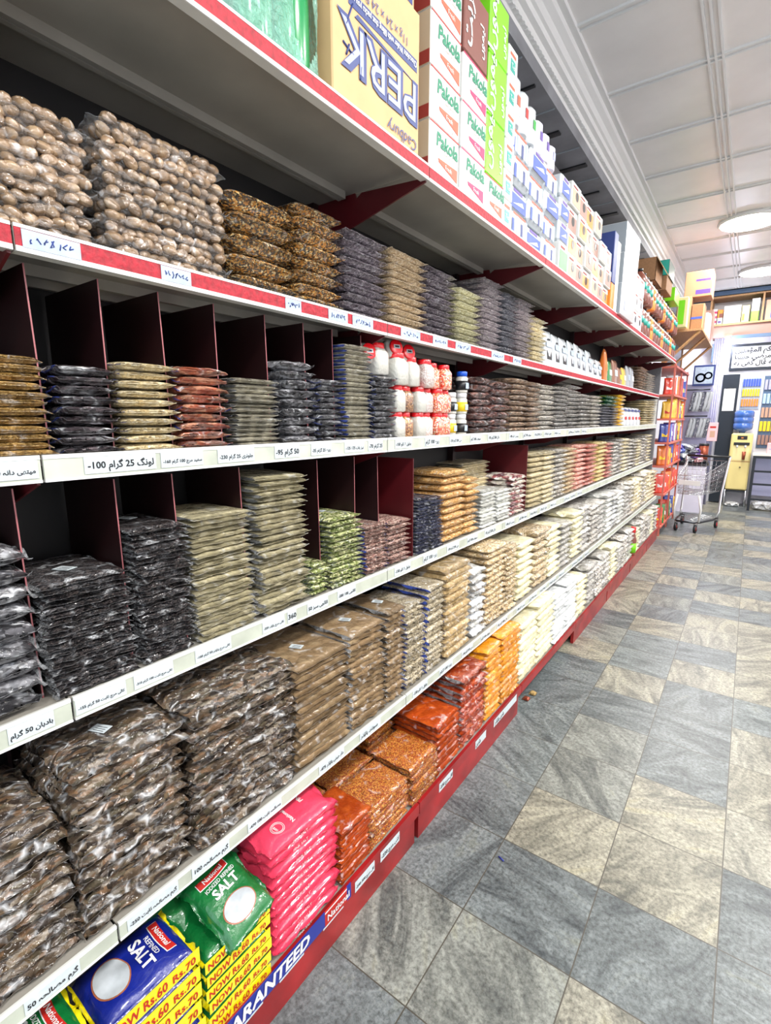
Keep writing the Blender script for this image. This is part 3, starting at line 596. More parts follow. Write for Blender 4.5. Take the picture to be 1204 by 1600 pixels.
# ---- fourth shelf
stack('s4', 'b_blackfilm', .13, .283, 9, .275, 'loose crumpled dark spice bag', 'leftmost stack, fourth shelf', 'spice_bag', 'crumple', .2, label_card=True)
stack('s4', 'b_pepper', .296, .442, 19, .205, 'flat peppercorn bag', 'lower peppercorn stack', 'peppercorn_bag', 'flat', .21, label_card=True)
stack('s4', 'b_pepper', .452, .564, 22, .272, 'flat black pepper bag', 'taller peppercorn stack', 'peppercorn_bag', 'flat', .2, label_card=True)
stack('s4', 'b_fennelpow', .573, .73, 24, .275, 'flat beige powder bag', 'stack right of peppercorns', 'powder_bag', 'flat', .2)
stack('s4', 'b_fennelpow', .742, .905, 26, .345, 'flared beige powder bag', 'tallest beige stack', 'powder_bag', 'flat', .19, jit=1.8)
stack('s4', 'b_green', .92, .985, 6, .09, 'little green cardamom bag', 'low stack beside tall beige', 'cardamom_bag', 'plump', .12, flap='film_blue')
stack('s4', 'b_green', .996, 1.14, 14, .205, 'green cardamom bag', 'tall cardamom stack', 'cardamom_bag', 'plump', .17, flap='film_blue', label_card=True)
stack('s4', 'b_pinkbean', 1.152, 1.262, 13, .155, 'brownish pink seed bag', 'left of the two pink stacks', 'seed_bag', 'flat', .19, flap='film_blue')
stack('s4', 'b_pinkbean', 1.275, 1.40, 9, .15, 'plump pinkish seed bag', 'right of the two pink stacks', 'seed_bag', 'plump', .19)
stack('s4', 'b_navy', 1.44, 1.53, 17, .205, 'navy seed bag', 'left navy stack', 'seed_bag', 'flat', .17)
stack('s4', 'b_navy', 1.54, 1.625, 16, .195, 'dark navy bag', 'right navy stack', 'seed_bag', 'flat', .17)
stack('s4', 'b_lentil', 1.635, 1.82, 10, .285, 'plump orange lentil bag', 'left orange stack', 'lentil_bag', 'plump', .2)
stack('s4', 'b_lentil', 1.83, 1.94, 9, .24, 'orange lentil bag', 'narrow right orange stack', 'lentil_bag', 'plump', .2)
stack('s4', 'b_white', 1.96, 2.13, 11, .175, 'white powder bag', 'stack right of orange lentils', 'powder_bag', 'flat', .19)
stack('s4', 'b_creamflat', 2.02, 2.3, 14, .28, 'flat cream powder bag', 'behind the white powder stack', 'powder_bag', 'flat', .16, dx=-.09 if 0 else 0, xf=-.16 - .10)
stack('s4', 'b_white', 2.15, 2.3, 9, .15, 'white crumpled bag', 'in front of the cream stack', 'powder_bag', 'crumple', .1)
stack('s4', 'b_garlic', 2.32, 2.5, 8, .2, 'reddish and white mixed bag', 'stack at the red divider', 'food_bag', 'crumple', .2)
S4 = [('b_creamflat', 2.56, 2.76, 11, .305, 'cream flour bag', 'first stack past red divider', 'plump'), ('b_cream', 2.78, 2.97, 11, .30, 'cream grain bag', 'second stack past red divider', 'plump'), ('b_mixgrey', 2.99, 3.2, 11, .30, 'pale mixed bag', 'third stack past red divider', 'plump'),
      ('b_tanlight', 3.22, 3.42, 11, .3, 'tan bag', 'stack left of pink salt', 'plump'), ('b_pinksalt', 3.44, 3.68, 10, .31, 'pale pink bag', 'left pink stack, fourth shelf', 'plump'), ('b_rosedal', 3.70, 3.98, 10, .3, 'coral pink bag', 'right pink stack, fourth shelf', 'plump'),
      ('b_yellowdal', 4.0, 4.28, 10, .31, 'yellowish lentil bag', 'stack right of coral pink', 'plump'), ('b_rosedal', 4.3, 4.5, 10, .29, 'rose lentil bag', 'narrow far rose stack', 'plump')]
y = 4.52
for j in range(9):
    w = .215; S4.append((['b_mixgrey', 'b_grey', 'b_cream'][j % 3], y, y + w, 9, .29 + .02 * math.sin(j), ['mixed grey', 'dull grey', 'cream'][j % 3] + ' far bag', f'{ORD[j] if j else "first"} stack beyond the rose stack', 'plump')); y += w + .01
for m_, a_, b_, n_, h_, lk, wh, sty in S4: stack('s4', m_, a_, b_, n_, h_, lk, wh, nm, sty, .22, nvar=3)
# ---- fifth shelf
stack('s5', 'b_bark', .02, .265, 11, .26, 'large bag of bark pieces', 'leftmost bark stack', 'spice_bag', 'bark', .24, nvar=4)
stack('s5', 'b_bark', .27, .475, 12, .315, 'bag of bark and dry leaves', 'middle bark stack', 'spice_bag', 'bark', .24, label_card=True)
stack('s5', 'b_bark', .485, .765, 14, .315, 'wide bag of bark chips', 'bark stack beside brown powder', 'spice_bag', 'bark', .25)
stack('s5', 'b_brownpow', .78, .975, 18, .285, 'brown powder bag', 'big block stack right of bark', 'powder_bag', 'brick', .24, label_card=True)
stack('s5', 'b_brownpow', .985, 1.15, 17, .30, 'lighter brown powder bag', 'second brown powder stack', 'powder_bag', 'flat', .22, label_card=True)
stack('s5', 'b_brownpow', 1.16, 1.255, 17, .31, 'narrow brown powder bag', 'third brown powder stack', 'powder_bag', 'flat', .21, label_card=True)
stack('s5', 'b_coriander', 1.265, 1.385, 18, .29, 'greyish seed bag', 'left blue-edged grey stack', 'seed_bag', 'flat', .2, flap='film_blue')
stack('s5', 'b_coriander', 1.395, 1.515, 15, .32, 'pale greyish seed bag', 'right blue-edged grey stack', 'seed_bag', 'flat', .2, flap='film_blue')
stack('s5', 'b_tan', 1.53, 1.73, 13, .355, 'tan powder bag', 'stack right of grey seeds', 'powder_bag', 'brick', .23)
stack('s5', 'b_clear', 1.75, 1.87, 9, .29, 'wrinkled clear bag', 'between the tan stacks', 'powder_bag', 'crumple', .18)
stack('s5', 'b_tanlight', 1.885, 2.10, 13, .355, 'light tan grain bag', 'stack right of the clear bags', 'grain_bag', 'plump', .22)
stack('s5', 'b_tanlight', 2.11, 2.235, 13, .32, 'narrow tan grain bag', 'stack before the cream flour', 'grain_bag', 'plump', .2)
y = 2.25
rows = ['b_creamflour', 'b_tanlight', 'b_creamflour', 'b_pouch', 'b_creamflour', 'b_pouch', 'b_mixgrey', 'b_pouch', 'b_white', 'b_clear', 'b_white', 'b_pouch', 'b_mixgrey', 'b_cream', 'b_cream', 'b_mixgrey', 'b_cream', 'b_cream', 'b_cream']
for j, m_ in enumerate(rows):
    w = .22; top = j < 14
    stack('s5', m_, y, y + w, 8, (.30 if j < 14 else .33) + .02 * math.sin(j * 1.7), ('plump pale bag' if m_ != 'b_creamflour' else 'plump cream flour bag'), f'{ORD[j] if j else "first"} pale stack of fifth shelf', 'flour_bag', 'crumple' if j % 3 else 'plump', .24, nvar=3)
    if y > 6.3: break
    y += w + .008
# ---- bottom shelf
stack('base', 'b_redpow', .86, .985, 13, .175, 'orange-red powder bag', 'stack beside pink salt', 'powder_bag', 'brick', .15)
stack('base', 'b_chili', .86, .985, 10, .14, 'crushed chilli bag', 'behind the orange-red stack', 'chilli_bag', 'brick', .13, xf=-.165, flap='film')
stack('base', 'b_chili', .995, 1.20, 10, .135, 'crushed orange chilli bag', 'front left chilli stack', 'chilli_bag', 'brick', .14)
stack('base', 'b_chili', 1.0, 1.20, 10, .135, 'crushed chilli bag in back', 'back left chilli stack', 'chilli_bag', 'brick', .13, xf=-.155)
stack('base', 'b_chili', 1.21, 1.375, 10, .14, 'coarse crushed chilli bag', 'front right chilli stack', 'chilli_bag', 'brick', .17)
stack('base', 'b_chili', 1.23, 1.385, 10, .16, 'dark crushed chilli bag', 'back right chilli stack', 'chilli_bag', 'brick', .13, xf=-.19)
stack('base', 'b_redpow', 1.385, 1.545, 12, .205, 'bright orange powder bag', 'stack between chilli and red film', 'powder_bag', 'brick', .2)
stack('base', 'b_chilired', 1.56, 1.78, 12, .30, 'glossy red chilli powder bag', 'tall stack left of turmeric', 'powder_bag', 'flat', .22)
stack('base', 'b_turmeric', 1.79, 1.94, 12, .32, 'yellow turmeric bag', 'left turmeric stack', 'turmeric_bag', 'brick', .21)
stack('base', 'b_turmeric', 1.95, 2.15, 13, .335, 'deep yellow turmeric bag', 'right turmeric stack', 'turmeric_bag', 'brick', .22)
stack('base', 'b_creamflour', 2.165, 2.40, 9, .30, 'cream gram flour bag', 'left cream block stack', 'flour_bag', 'brick', .25)
stack('base', 'b_creamflour', 2.41, 2.67, 10, .33, 'tall cream flour bag', 'right cream block stack', 'flour_bag', 'brick', .25)
stack('base', 'b_whiteflour', 2.68, 2.9, 10, .29, 'white flour bag', 'left white stack, bottom shelf', 'flour_bag', 'brick', .25)
stack('base', 'b_whiteflour', 2.91, 3.14, 10, .31, 'bright white flour bag', 'right white stack, bottom shelf', 'flour_bag', 'brick', .25)
y = 3.16; j = 0
for j in range(14):
    if 8 <= j <= 8: y += .10
    stack('base', ['b_creamflour', 'b_pouch', 'b_mixgrey', 'b_pouch'][j % 4], y, y + .225, 7, .26 + .03 * math.sin(j * 2.1), 'plump whitish bag', f'{ORD[j] if j else "first"} whitish stack of bottom shelf', 'flour_bag', 'crumple', .25, nvar=3)
    y += .232
    if y > 6.35: break
# ------------------------------------------------------------------ salt and sachets at the near end of the bottom shelf
def pick(rows): return rows
def yellow_side(price1='60', price2='70'):
    def f(mb, W_, D, T, zt, Xc, Yc):
        x = D / 2 + .006
        mb.quad((x - .0012, -W_ * .5, T * .14), Y_, Z_, W_, T * .72, 'salt_yellow', .0012)
        s = T * .62; a1 = glyphs('NOW Rs.' + price1, .02)[2]; a2 = glyphs('Rs.' + price2, .02)[2]; mb.text('NOW Rs.' + price1, (x + .0002, -W_ * .47, T * .28), Y_, Z_, s, 'red_ink', wide=min(1, W_ * .6 / (a1 * s)), bold=.02); mb.text('Rs.' + price2, (x + .0002, W_ * .18, T * .28), Y_, Z_, s * .8, 'red_ink', bold=.02, wide=min(1, W_ * .27 / (a2 * s * .8)))
    return f
def salt_face(main, W_, D, T):
    """print on the upper face: reads along +x, letters up along +y"""
    m = MB(); z = 0
    m.disc((-D * .02, -W_ * .22), D * .30, W_ * .17, 'gold_rim', .0002); m.disc((-D * .02, -W_ * .22), D * .28, W_ * .157, 'salt_window', .0008)
    m.text('SALT', (D * .02, W_ * .02, .0004), X_, Y_, W_ * .17, 'white', align='c', bold=.03, t=.0002)
    m.text('REFINED' if main == 'b' else 'IODIZED REFINED', (D * .02, W_ * .165, .0004), X_, Y_, W_ * .07, 'white', align='c', bold=.01, wide=1.0 if main == 'b' else .8, t=.0002)
    m.gridquad(-D * .31, D * .27, W_ * .255, W_ * .365, 'white', .0001, bow=-W_ * .02); m.gridquad(-D * .30, D * .26, W_ * .265, W_ * .365, 'red_ink', .0006, bow=-W_ * .02)
    m.text('National', (-.02 * D, W_ * .28, .0012), X_, Y_, W_ * .085, 'white', align='c', bold=.015, t=.0002)
    return m
YS = yellow_side()
o_ = stack('base', 'salt_blue', .25, .432, 6, .25, 'blue refined salt packet, yellow side reading NOW Rs.60', 'front-left salt stack', 'salt_packet', 'salt', D=.135, flap='salt_yellow', extra=YS, cat='packet', jit=.6, group='blue salt packets')
o = drape(salt_face('b', .182, .135, .042), SURF[o_[-1].data.name], 0).build('printed_face', o_[-1]); o['label'] = 'blue front print with white SALT lettering'
# shrink height of the salt stack: six packets, loosely piled
o_ = stack('base', 'salt_green', .44, .605, 6, .20, 'green salt packet with yellow side', 'stack under the leaning green packet', 'salt_packet', 'salt', D=.135, flap='salt_yellow', extra=YS, cat='packet', jit=.6, group='green salt packets')
g0 = pillow('salt_packet', .13, .17, .045, 'salt_green', 'salt', 77, 'salt_green'); g_ = g0.build('salt_packet')
m = drape(salt_face('g', .17, .13, .0445), g0.surf, 0, math.pi / 2); gp = m.build('printed_face', g_); gp.rotation_euler = (0, 0, math.pi / 2)
gp['label'] = 'white circle window and SALT lettering'
g_.location = (-.075, .545, .352); g_.rotation_euler = (.12, .38, .12)
tag(g_, 'green salt packet leaning sideways on top of the yellow-edged stack', 'packet')
d_ = pillow('salt_packet', .12, .15, .04, 'salt_green', 'salt', 91, 'salt_green').build('salt_packet'); d_.location = (-.19, .47, .35); d_.rotation_euler = (.2, .3, .5)
tag(d_, 'dark green salt packet slumped behind the leaning green one', 'packet')
o_ = stack('base', 'salt_green', .07, .242, 8, .28, 'green iodized salt packet', 'stack in the bottom left corner', 'salt_packet', 'salt', D=.14, flap='salt_yellow', extra=YS, cat='packet', jit=.6)
o = drape(salt_face('g', .175, .14, .0375), SURF[o_[-1].data.name], 0).build('printed_face', o_[-1]); o['label'] = 'green front print, red National banner'
def pink_side(mb, W_, D, T, zt, Xc, Yc):
    mb.text('PINK SALT', (D / 2 + .0015, -W_ * .2, T * .35), Y_, Z_, T * .35, 'white')
o_ = stack('base', 'salt_pink', .625, .845, 11, .30, 'pink salt packet', 'tall pink stack', 'salt_packet', 'salt', D=.15, flap='salt_pink', extra=pink_side, cat='packet', jit=.7, group='pink salt packets')
m = MB(); m.disc((-.045, .02), .018, .045, 'cream_print', 0)
m.text('PINK SALT', (.015, .05, .0003), NX, NY, .017, 'white', bold=.02, t=.0002); m.text('National', (.045, -.005, .0003), NX, NY, .014, 'white', bold=.02, t=.0002)
for r in (.016, .0125):
    for k in range(20):
        t = k * math.pi / 10; m.quad((.03 + r * math.cos(t), -.05 + r * math.sin(t), .0004), (-math.sin(t), math.cos(t), 0), (math.cos(t), math.sin(t), 0), r * .33, .0012, 'white', .0004)
m.text('100%', (.03, -.053, .0004), NX, NY, .008, 'white', align='c', bold=.03, t=.0002)
drape(m, SURF[o_[-1].data.name], 0)
o = m.build('printed_face', o_[-1]); o['label'] = 'white PINK lettering and round seal'
# printed strip on the base edge
m = MB().box(.0015, .0035, .36, .775, .112, .158, 'strip_blue').box(.0015, .004, .775, .862, .112, .158, 'red_ink').box(.0035, .0042, .775, .862, .150, .154, 'white')
m.text('GUARANTEED', (.0042, .41, .121), Y_, Z_, .047, 'white', bold=.035, wide=1.0, slant=.15); m.text('National', (.0045, .782, .124), Y_, Z_, .026, 'white', bold=.02)
m.box(.0015, .0035, .862, .88, .112, .158, 'strip_blue')
w = glyphs('GUARANTEED', .035, .15)[2]; print('strip width', w * .047)
tag(m.build('advertising_strip'), 'blue strip lettered GUARANTEED along the red base edge', 'sign')

# ------------------------------------------------------------------ jars on the third shelf
plain('jar_white', 'c8c6bd', .4, coat=1, bump=.3, bs=120); bag('jar_candy', ['d9552e', 'f0d9c8', 'c03c2c', 'e8a070'], 210, 'grain', .05, cs=20, haze_glint=0); bag('jar_nuts', ['8c5a34', 'b98854', '6a4024'], 180, 'grain', .05, cs=20, haze_glint=0); bag('jar_pink', ['d8c6c0', 'c9b0a8', 'e6dcd6'], 210, 'grain', .05, cs=20, haze_glint=0)
def jar(h, r, content):
    t = bpy.data.objects.new('jar', None); COL.objects.link(t); t.empty_display_size = .02
    MB().lathe((0, 0, 0), [(r * .8, 0), (r, .004), (r, h * .62), (r * .93, h * .72), (r * .74, h * .8), (r * .7, h * .84)], content, 24, 5).build('body', t)
    MB().lathe((0, 0, 0), [(r * .78, h * .83), (r * .8, h * .84), (r * .8, h * .985), (r * .74, h)], 'red_plastic', 24).build('lid', t)
    return t
protos = {}
def place_jar(h, r, content, loc, label, rot=(0, 0, 0), group='red-lidded jars'):
    k = (h, r, content)
    if k not in protos: protos[k] = o = jar(h, r, content)
    else: o = copy_tree(protos[k])
    o.location = loc; o.rotation_euler = rot; tag(o, label, 'jar', group); return o
zj = DECK['s3']; cont = [('jar_white', 'white'), ('jar_nuts', 'brown nut'), ('jar_white', 'bright white'), ('jar_pink', 'pale pink'), ('jar_candy', 'orange candy'), ('jar_candy', 'red candy')]
wh = ['leftmost', 'second from left', 'third from left', 'fourth from left', 'fifth from left', 'rightmost']
for row, rn in enumerate(['bottom', 'middle']):
    for k, (c, cn) in enumerate(cont):
        place_jar(.084, .029, c, (-.185 + (.0 if k % 2 == 0 else -.012), 1.355 + .0655 * k, zj + row * .0845), f'red-lidded jar of {cn} contents, {rn} row, {wh[k]}')
big = [(1.27, 'jar_white', .034, .095, -.20), (1.355, 'jar_white', .036, .1, -.185), (1.44, 'jar_white', .032, .095, -.19), (1.53, 'jar_pink', .031, .095, -.185), (1.60, 'jar_candy', .028, .09, -.20), (1.665, 'jar_candy', .028, .088, -.185)]
for k, (y, c, r, h, x) in enumerate(big):
    place_jar(h, r, c, (x, y, zj + (.169 if k else .195)), f'larger red-lidded jar, top row, {wh[k]}, filled with {dict(jar_white="white powder", jar_pink="pale pink salt", jar_candy="candy")[c]}')
for k, (y, x) in enumerate([(1.235, -.19), (1.355, -.175), (1.435, -.18)]):
    o = place_jar(.05, .03, 'jar_white', (x - .04, y, zj + [.262, .274, .268][k] - .012 * (k == 0)), ['left', 'middle', 'right'][k] + ' of three tipped jars showing round red lids', (0, math.pi / 2 - .25, -.3))
    c = MB().quad((-.006, -.012, .0505), X_, Y_, .012, .024, 'tag_white', .0006).quad((-.003, -.008, .0512), X_, Y_, .006, .016, 'ink', .0003).build('price_sticker', o)
plain('yellow_label', 'f0cc20', .4)
for k, (y, x) in enumerate([(1.755, -.20), (1.815, -.185)]):
    for row in range(3 if k else 2):
        t = empty('jar', (x, y, zj + row * .082), f'{["yellow-labelled", "blue-lidded clear"][k]} spice jar, {["bottom", "middle", "top"][row]} of its column', 'jar', 'labelled spice jars')
        MB().lathe((0, 0, 0), [(.022, 0), (.024, .003), (.024, .056), (.018, .064)], 'jar_white', 20).build('body', t)
        MB().lathe((0, 0, 0), [(.0246, .010), (.0246, .046)], ['yellow_label', 'black_plastic'][(row + k) % 2], 20).build('label_band', t)
        MB().quad((.0248, -.012, .016), Y_, Z_, .024, .022, 'tag_blue').build('label_patch', t)
        MB().lathe((0, 0, 0), [(.021, .063), (.021, .08), (.019, .0815)], 'blue_plastic' if (k and row == 2) else 'white', 20).build('lid', t)

# ------------------------------------------------------------------ upright pouches
def pouch(name, W_, D, H, base, patch=None, top=None, art=None):
    """stand-up pouch, gusset below, pinched crimp above; faces +x"""
    m = MB(); n = 12; k = 10; vs = []; fs = []
    rs = random.Random(int(W_ * 1000) + len(name))
    for j in range(n + 1):
        t = j / n; d = D * (1 - t ** 2.2) ** .6 * .5 + .0012; w = W_ / 2 * (1 - .06 * math.sin(t * 3.1))
        for i in range(2 * k):
            a_ = i / (2 * k) * 2 * math.pi; ca, sa = math.cos(a_), math.sin(a_)
            yy = w * math.copysign(abs(ca) ** .35, ca); xx = d * math.copysign(abs(sa) ** .8, sa) + rs.uniform(-.001, .001)
            vs.append((xx, yy, H * t))
    N = 2 * k
    for j in range(n):
        for i in range(N): fs.append((j * N + i, j * N + (i + 1) % N, (j + 1) * N + (i + 1) % N, (j + 1) * N + i))
    fs += [tuple(range(N))[::-1], tuple(n * N + i for i in range(N))]
    m.add(vs, fs, base, True); o = m.build(name)
    if patch:
        q = MB(); xx = D / 2 + .0015
        for (a_, b_, c_, d_, mt) in patch: q.quad((xx - .35 * D * (c_ ** 3), W_ * a_, H * c_), Y_, (-.12, 0, 1), W_ * (b_ - a_), H * (d_ - c_), mt)
        if art: q.text(art[0], (xx, -W_ * .4, H * art[1]), Y_, Z_, H * art[2], art[3], bold=.02)
        q.build('printed_label', o)
    return o
plain('foil_white', 'c3c9ce', .3, coat=.8, bump=.3, bs=40); plain('foil_green', '1c7c3a', .3, coat=.8, bump=.3, bs=40); plain('foil_brown', '8a5a42', .35, coat=.8, bump=.3, bs=40); plain('foil_yellow', 'e0b43c', .3, coat=.8, bump=.3, bs=40); plain('foil_grey', '9ca0a6', .3, coat=.8, bump=.3, bs=40); plain('foil_orange', 'e07830', .3, coat=.8, bump=.3, bs=40); plain('foil_red', 'd8402c', .3, coat=.8, bump=.3, bs=40); plain('foil_purple', '6a4c9c', .3, coat=.8, bump=.3, bs=40); plain('foil_blue', '3c50a8', .3, coat=.8, bump=.3, bs=40)
plain('foil_darkgreen', '0f5a38', .3, coat=.8, bump=.3, bs=40)
x2, z2 = SH['s2'][0] - .05, DECK['s2']
P0 = None; y = 2.76; j = 0
for w, h, n in ((.13, .19, 1), (.13, .185, 1), (.12, .185, 1), (.13, .185, 2), (.13, .175, 2), (.13, .14, 2)):
    for _ in range(n):
        if P0 is None: o = P0 = pouch('white_pouch', .125, .06, .185, 'foil_white', [(-.3, .25, .22, .48, 'black_plastic'), (-.38, .36, .55, .7, 'tag_blue'), (-.2, .1, .74, .78, 'ink')])
        else: o = copy_tree(P0)
        o.location = (x2 + R.uniform(-.005, .005), y, z2); o.scale = (1, 1, h / .185); o.rotation_euler = (0, 0, R.uniform(-.06, .06))
        tag(o, f'white stand-up pouch with black window, {ORD[j] if j else "first"} of the white row from left', 'pouch', 'white stand-up pouches'); y += .14; j += 1
M_ = [('foil_orange', .06, .24, 'tall narrow orange card of sachets hanging past white pouches', 'orange'), ('foil_green', .13, .17, 'green and silver pouch past the white pouches', 'white'), ('foil_brown', .16, .19, 'brown snack pouch, upright on second shelf', 'tag_white'), ('foil_brown', .12, .15, 'small brown pouch beside the yellow one', 'yellow_label'), ('foil_yellow', .13, .16, 'yellow pouch between brown and grey pouches', 'white'), ('foil_grey', .13, .19, 'grey pouch right of the yellow pouch', 'tag_blue'), ('foil_grey', .13, .19, 'silver grey pouch before the brown bags', 'white')]
y = 4.05
for mt, w, h, lb, p in M_:
    o = pouch('snack_pouch', w, .06, h, mt, [(-.3, .3, .35, .6, p)]); o.location = (x2, y + w / 2, z2); tag(o, lb, 'pouch'); y += w + .045
# third shelf far goods
z3 = DECK['s3']
dg = stack('s3', 'foil_darkgreen', 4.06, 4.6, 3, .085, 'dark green bag with yellow end', 'on top of the slate stacks', 'food_bag', 'plump', .2, flap='yellow_label', z0=z3 + .162, jit=.5)
stack('s3', 'foil_yellow', 4.65, 4.83, 9, .27, 'yellow packet', 'yellow column on third shelf', 'food_bag', 'plump', .2, flap=None)
P1 = None
for k in range(5):
    if P1 is None: o = P1 = pouch('flour_pouch', .15, .07, .17, 'foil_white', [(-.3, .3, .35, .5, 'red_ink'), (-.4, .4, .78, .9, 'navy')])
    else: o = copy_tree(P1)
    o.location = (SH['s3'][0] - .055, 4.94 + .17 * k, z3); tag(o, f'white pouch with red band and navy top, {ORD[k] if k else "first"} from left in its row', 'pouch', 'white and navy pouches')
m = MB().box(-.40, XM - .005, 6.556, 6.562, z3, z3 + .29, 'white').box(-.40, XM - .003, 5.82, 6.562, z3, z3 + .003, 'white'); tag(m.build('display_tray'), 'white upright tray holding cream bags at third shelf end', 'tray')
# sauce bottle on the bottom shelf
t = empty('sauce_bottle', (-.03, 5.06, .144), 'red-capped sauce bottle among whitish bags on the bottom shelf', 'bottle')
MB().lathe((0, 0, 0), [(.033, 0), (.036, .01), (.036, .15), (.02, .2), (.016, .22)], 'cola', 20).build('body', t); MB().lathe((0, 0, 0), [(.0365, .03), (.0365, .12)], 'lime', 20).build('label_band', t); MB().lathe((0, 0, 0), [(.022, .215), (.024, .27), (.02, .275)], 'red_plastic', 16).build('cap', t)

# ------------------------------------------------------------------ top shelf cartons
def carton(name, label, x1, y0, y1, z0, z1, mat, D=.25, deco=None, group=None, bev=.003, side=None, cat='box'):
    m = MB().box(x1 - D, x1, y0, y1, z0, z1, mat, bev); 
    o = m.build(name); tag(o, label, cat, group)
    if side: MB().quad((x1 - D + .003, y0 - .0002, z0 + .003), X_, Z_, D - .006, z1 - z0 - .006, side).build('side_panel', o)
    if deco: q = MB(); deco(q, x1 + .0004, y0, y1, z0, z1); q.build('printed_face', o)
    return o
ZT = DECK['top'] + .0005
def perk(q, x, y0, y1, z0, z1):
    w = y1 - y0; h = z1 - z0; ex, ey = NY, (0, 0, -1)       # carton stands upside down
    O = lambda a_, b_: (x + .0006, y1 - a_ * w, z1 - b_ * h)   # a_: from the right, b_: from the top
    q.text('Cadbury', (x + .001, y1 - .03 * w, z0 + .235 * h * .45), ex, ey, .036, 'navy', bold=.0, slant=.2)
    q.text('PERK', (x + .0008, y1 - .02 * w, z0 + .49 * h), ex, ey, .125, 'navy', bold=.05, wide=1.02)
    q.text('PERK', (x + .0016, y1 - .035 * w, z0 + .485 * h), ex, ey, .118, 'lilac_ink', bold=0.0, wide=1.08)
    q.poly((x, 0, 0), Y_, Z_, [(y0 + .22 * w, z0 + .54 * h), (y1 - .05 * w, z0 + .50 * h), (y0 + .25 * w, z0 + .57 * h)], 'navy', .0012)
    q.quad((x, y0 + .16 * w, z0 + .585 * h), Y_, Z_, w * .80, h * .085, 'navy')
    q.text('Chocolate Wafer with filling that packs you up', (x + .0012, y1 - .05 * w, z0 + .65 * h), ex, ey, .0185, 'white', wide=.72, bold=.01)
    q.text('11g x 24 x 24 Boxes', (x + .0008, y1 - .16 * w, z0 + .75 * h), ex, ey, .026, 'navy', bold=.0)
    q.quad((x, y0 + .02 * w, z0 + .90 * h), Y_, Z_, w * .35, h * .07, 'navy'); q.text('STORE IN A COOL DRY PLACE', (x + .001, y0 + .37 * w, z0 + .88 * h), ex, ey, .014, 'dark_red', wide=.7)
    for (a_, b_, c_, d_) in ((.16, .35, .13, .28), (.10, .34, .20, .31), (.13, .45, .2, .6), (.27, .2, .28, .28)): q.tube([(x + .001, y0 + a_ * w, z0 + b_ * h), (x + .001, y0 + c_ * w, z0 + d_ * h)], .0022, 'navy', n=5)
carton('carton', 'tan carton marked PERK, standing upside down above the chickpeas', 0, .865, 1.19, ZT, ZT + .315, 'carton_yellow', .34, perk)
def perk_b(q, x, y0, y1, z0, z1):
    q.quad((x, y0 + .02, z0 + .01), Y_, Z_, (y1 - y0) - .09, .055, 'navy'); q.quad((x, y1 - .06, z0 + .01), Y_, Z_, .05, .055, 'navy')
carton('carton', 'tan carton with navy band on top of the PERK carton', -.01, .85, 1.18, ZT + .317, ZT + .55, 'carton_yellow', .32, perk_b)
carton('carton', 'worn brown carton at the left edge of the top shelf', 0, .40, .545, ZT, ZT + .11, 'kraft', .2, lambda q, x, y0, y1, z0, z1: q.quad((x, y0 + .01, z0 + .03), Y_, Z_, .09, .07, 'white'))
# green canisters wrapped in film
for k, (y, x) in enumerate([(.645, -.075), (.71, -.06), (.80, -.052)]):
    t = empty('canister', (x, y, ZT), ['dark green canister at the left of the wrapped pack', 'green canister in the middle of the wrapped pack', 'green canister next to the PERK carton'][k], 'canister', 'green canisters')
    MB().lathe((0, 0, 0), [(.036, 0), (.038, .006), (.038, .2), (.034, .21)], 'green_plastic' if k else 'dark_green', 28).build('body', t); MB().lathe((0, 0, 0), [(.039, .2), (.039, .23), (.036, .234)], 'white', 28).build('cap', t)
n = 150; vs = []; fs = []; rr = np.random.RandomState(3); prof = [.24 * k / 26 for k in range(27)]
for j, z in enumerate(prof):
    for i in range(n):
        a_ = 2 * math.pi * i / n; ca, sa = math.cos(a_), math.sin(a_); s_ = 1 + .03 * math.sin(9 * a_ + z * 40) + rr.uniform(-.012, .012)
        vs.append((-.062 + .055 * math.copysign(abs(ca) ** .5, ca) * s_, .735 + .118 * math.copysign(abs(sa) ** .4, sa) * (1 + rr.uniform(-.01, .01)), ZT + .0015 + z))
for j in range(len(prof) - 1):
    for i in range(n):
        cx_, cy_ = vs[j * n + i][1], vs[j * n + i][2]
        if vs[j * n + i][0] > -.03 and abs(cx_ - .795) < .040 * math.cos(max(-1.5, min(1.5, (cy_ - ZT - .085) / .075 * 1.4))): continue
        fs.append((j * n + i, j * n + (i + 1) % n, (j + 1) * n + (i + 1) % n, (j + 1) * n + i))
tf = NT('teal_film'); tf.b.inputs['Base Color'].default_value = srgb('9fe0cc'); tf.b.inputs['Alpha'].default_value = .5; tf.b.inputs['Roughness'].default_value = .15; tf.b.inputs['Coat Weight'].default_value = 1
nz = tf.n('TexNoise', i_Scale=60., i_Detail=4., i_Distortion=2.); tcx = tf.n('TexCoord'); tf.l(tcx.outputs['Object'], nz.inputs['Vector']); bp = tf.n('Bump', i_Strength=1., i_Distance=.01); tf.l(nz.outputs['Fac'], bp.inputs['Height']); tf.l(bp.outputs[0], tf.b.inputs['Normal']); tf.l(bp.outputs[0], tf.b.inputs['Coat Normal']); M['teal_film'] = tf.m
tag(MB().add(vs, fs, 'teal_film', True).build('shrink_wrap'), 'torn clear shrink wrap around the green canisters', 'plastic wrap')
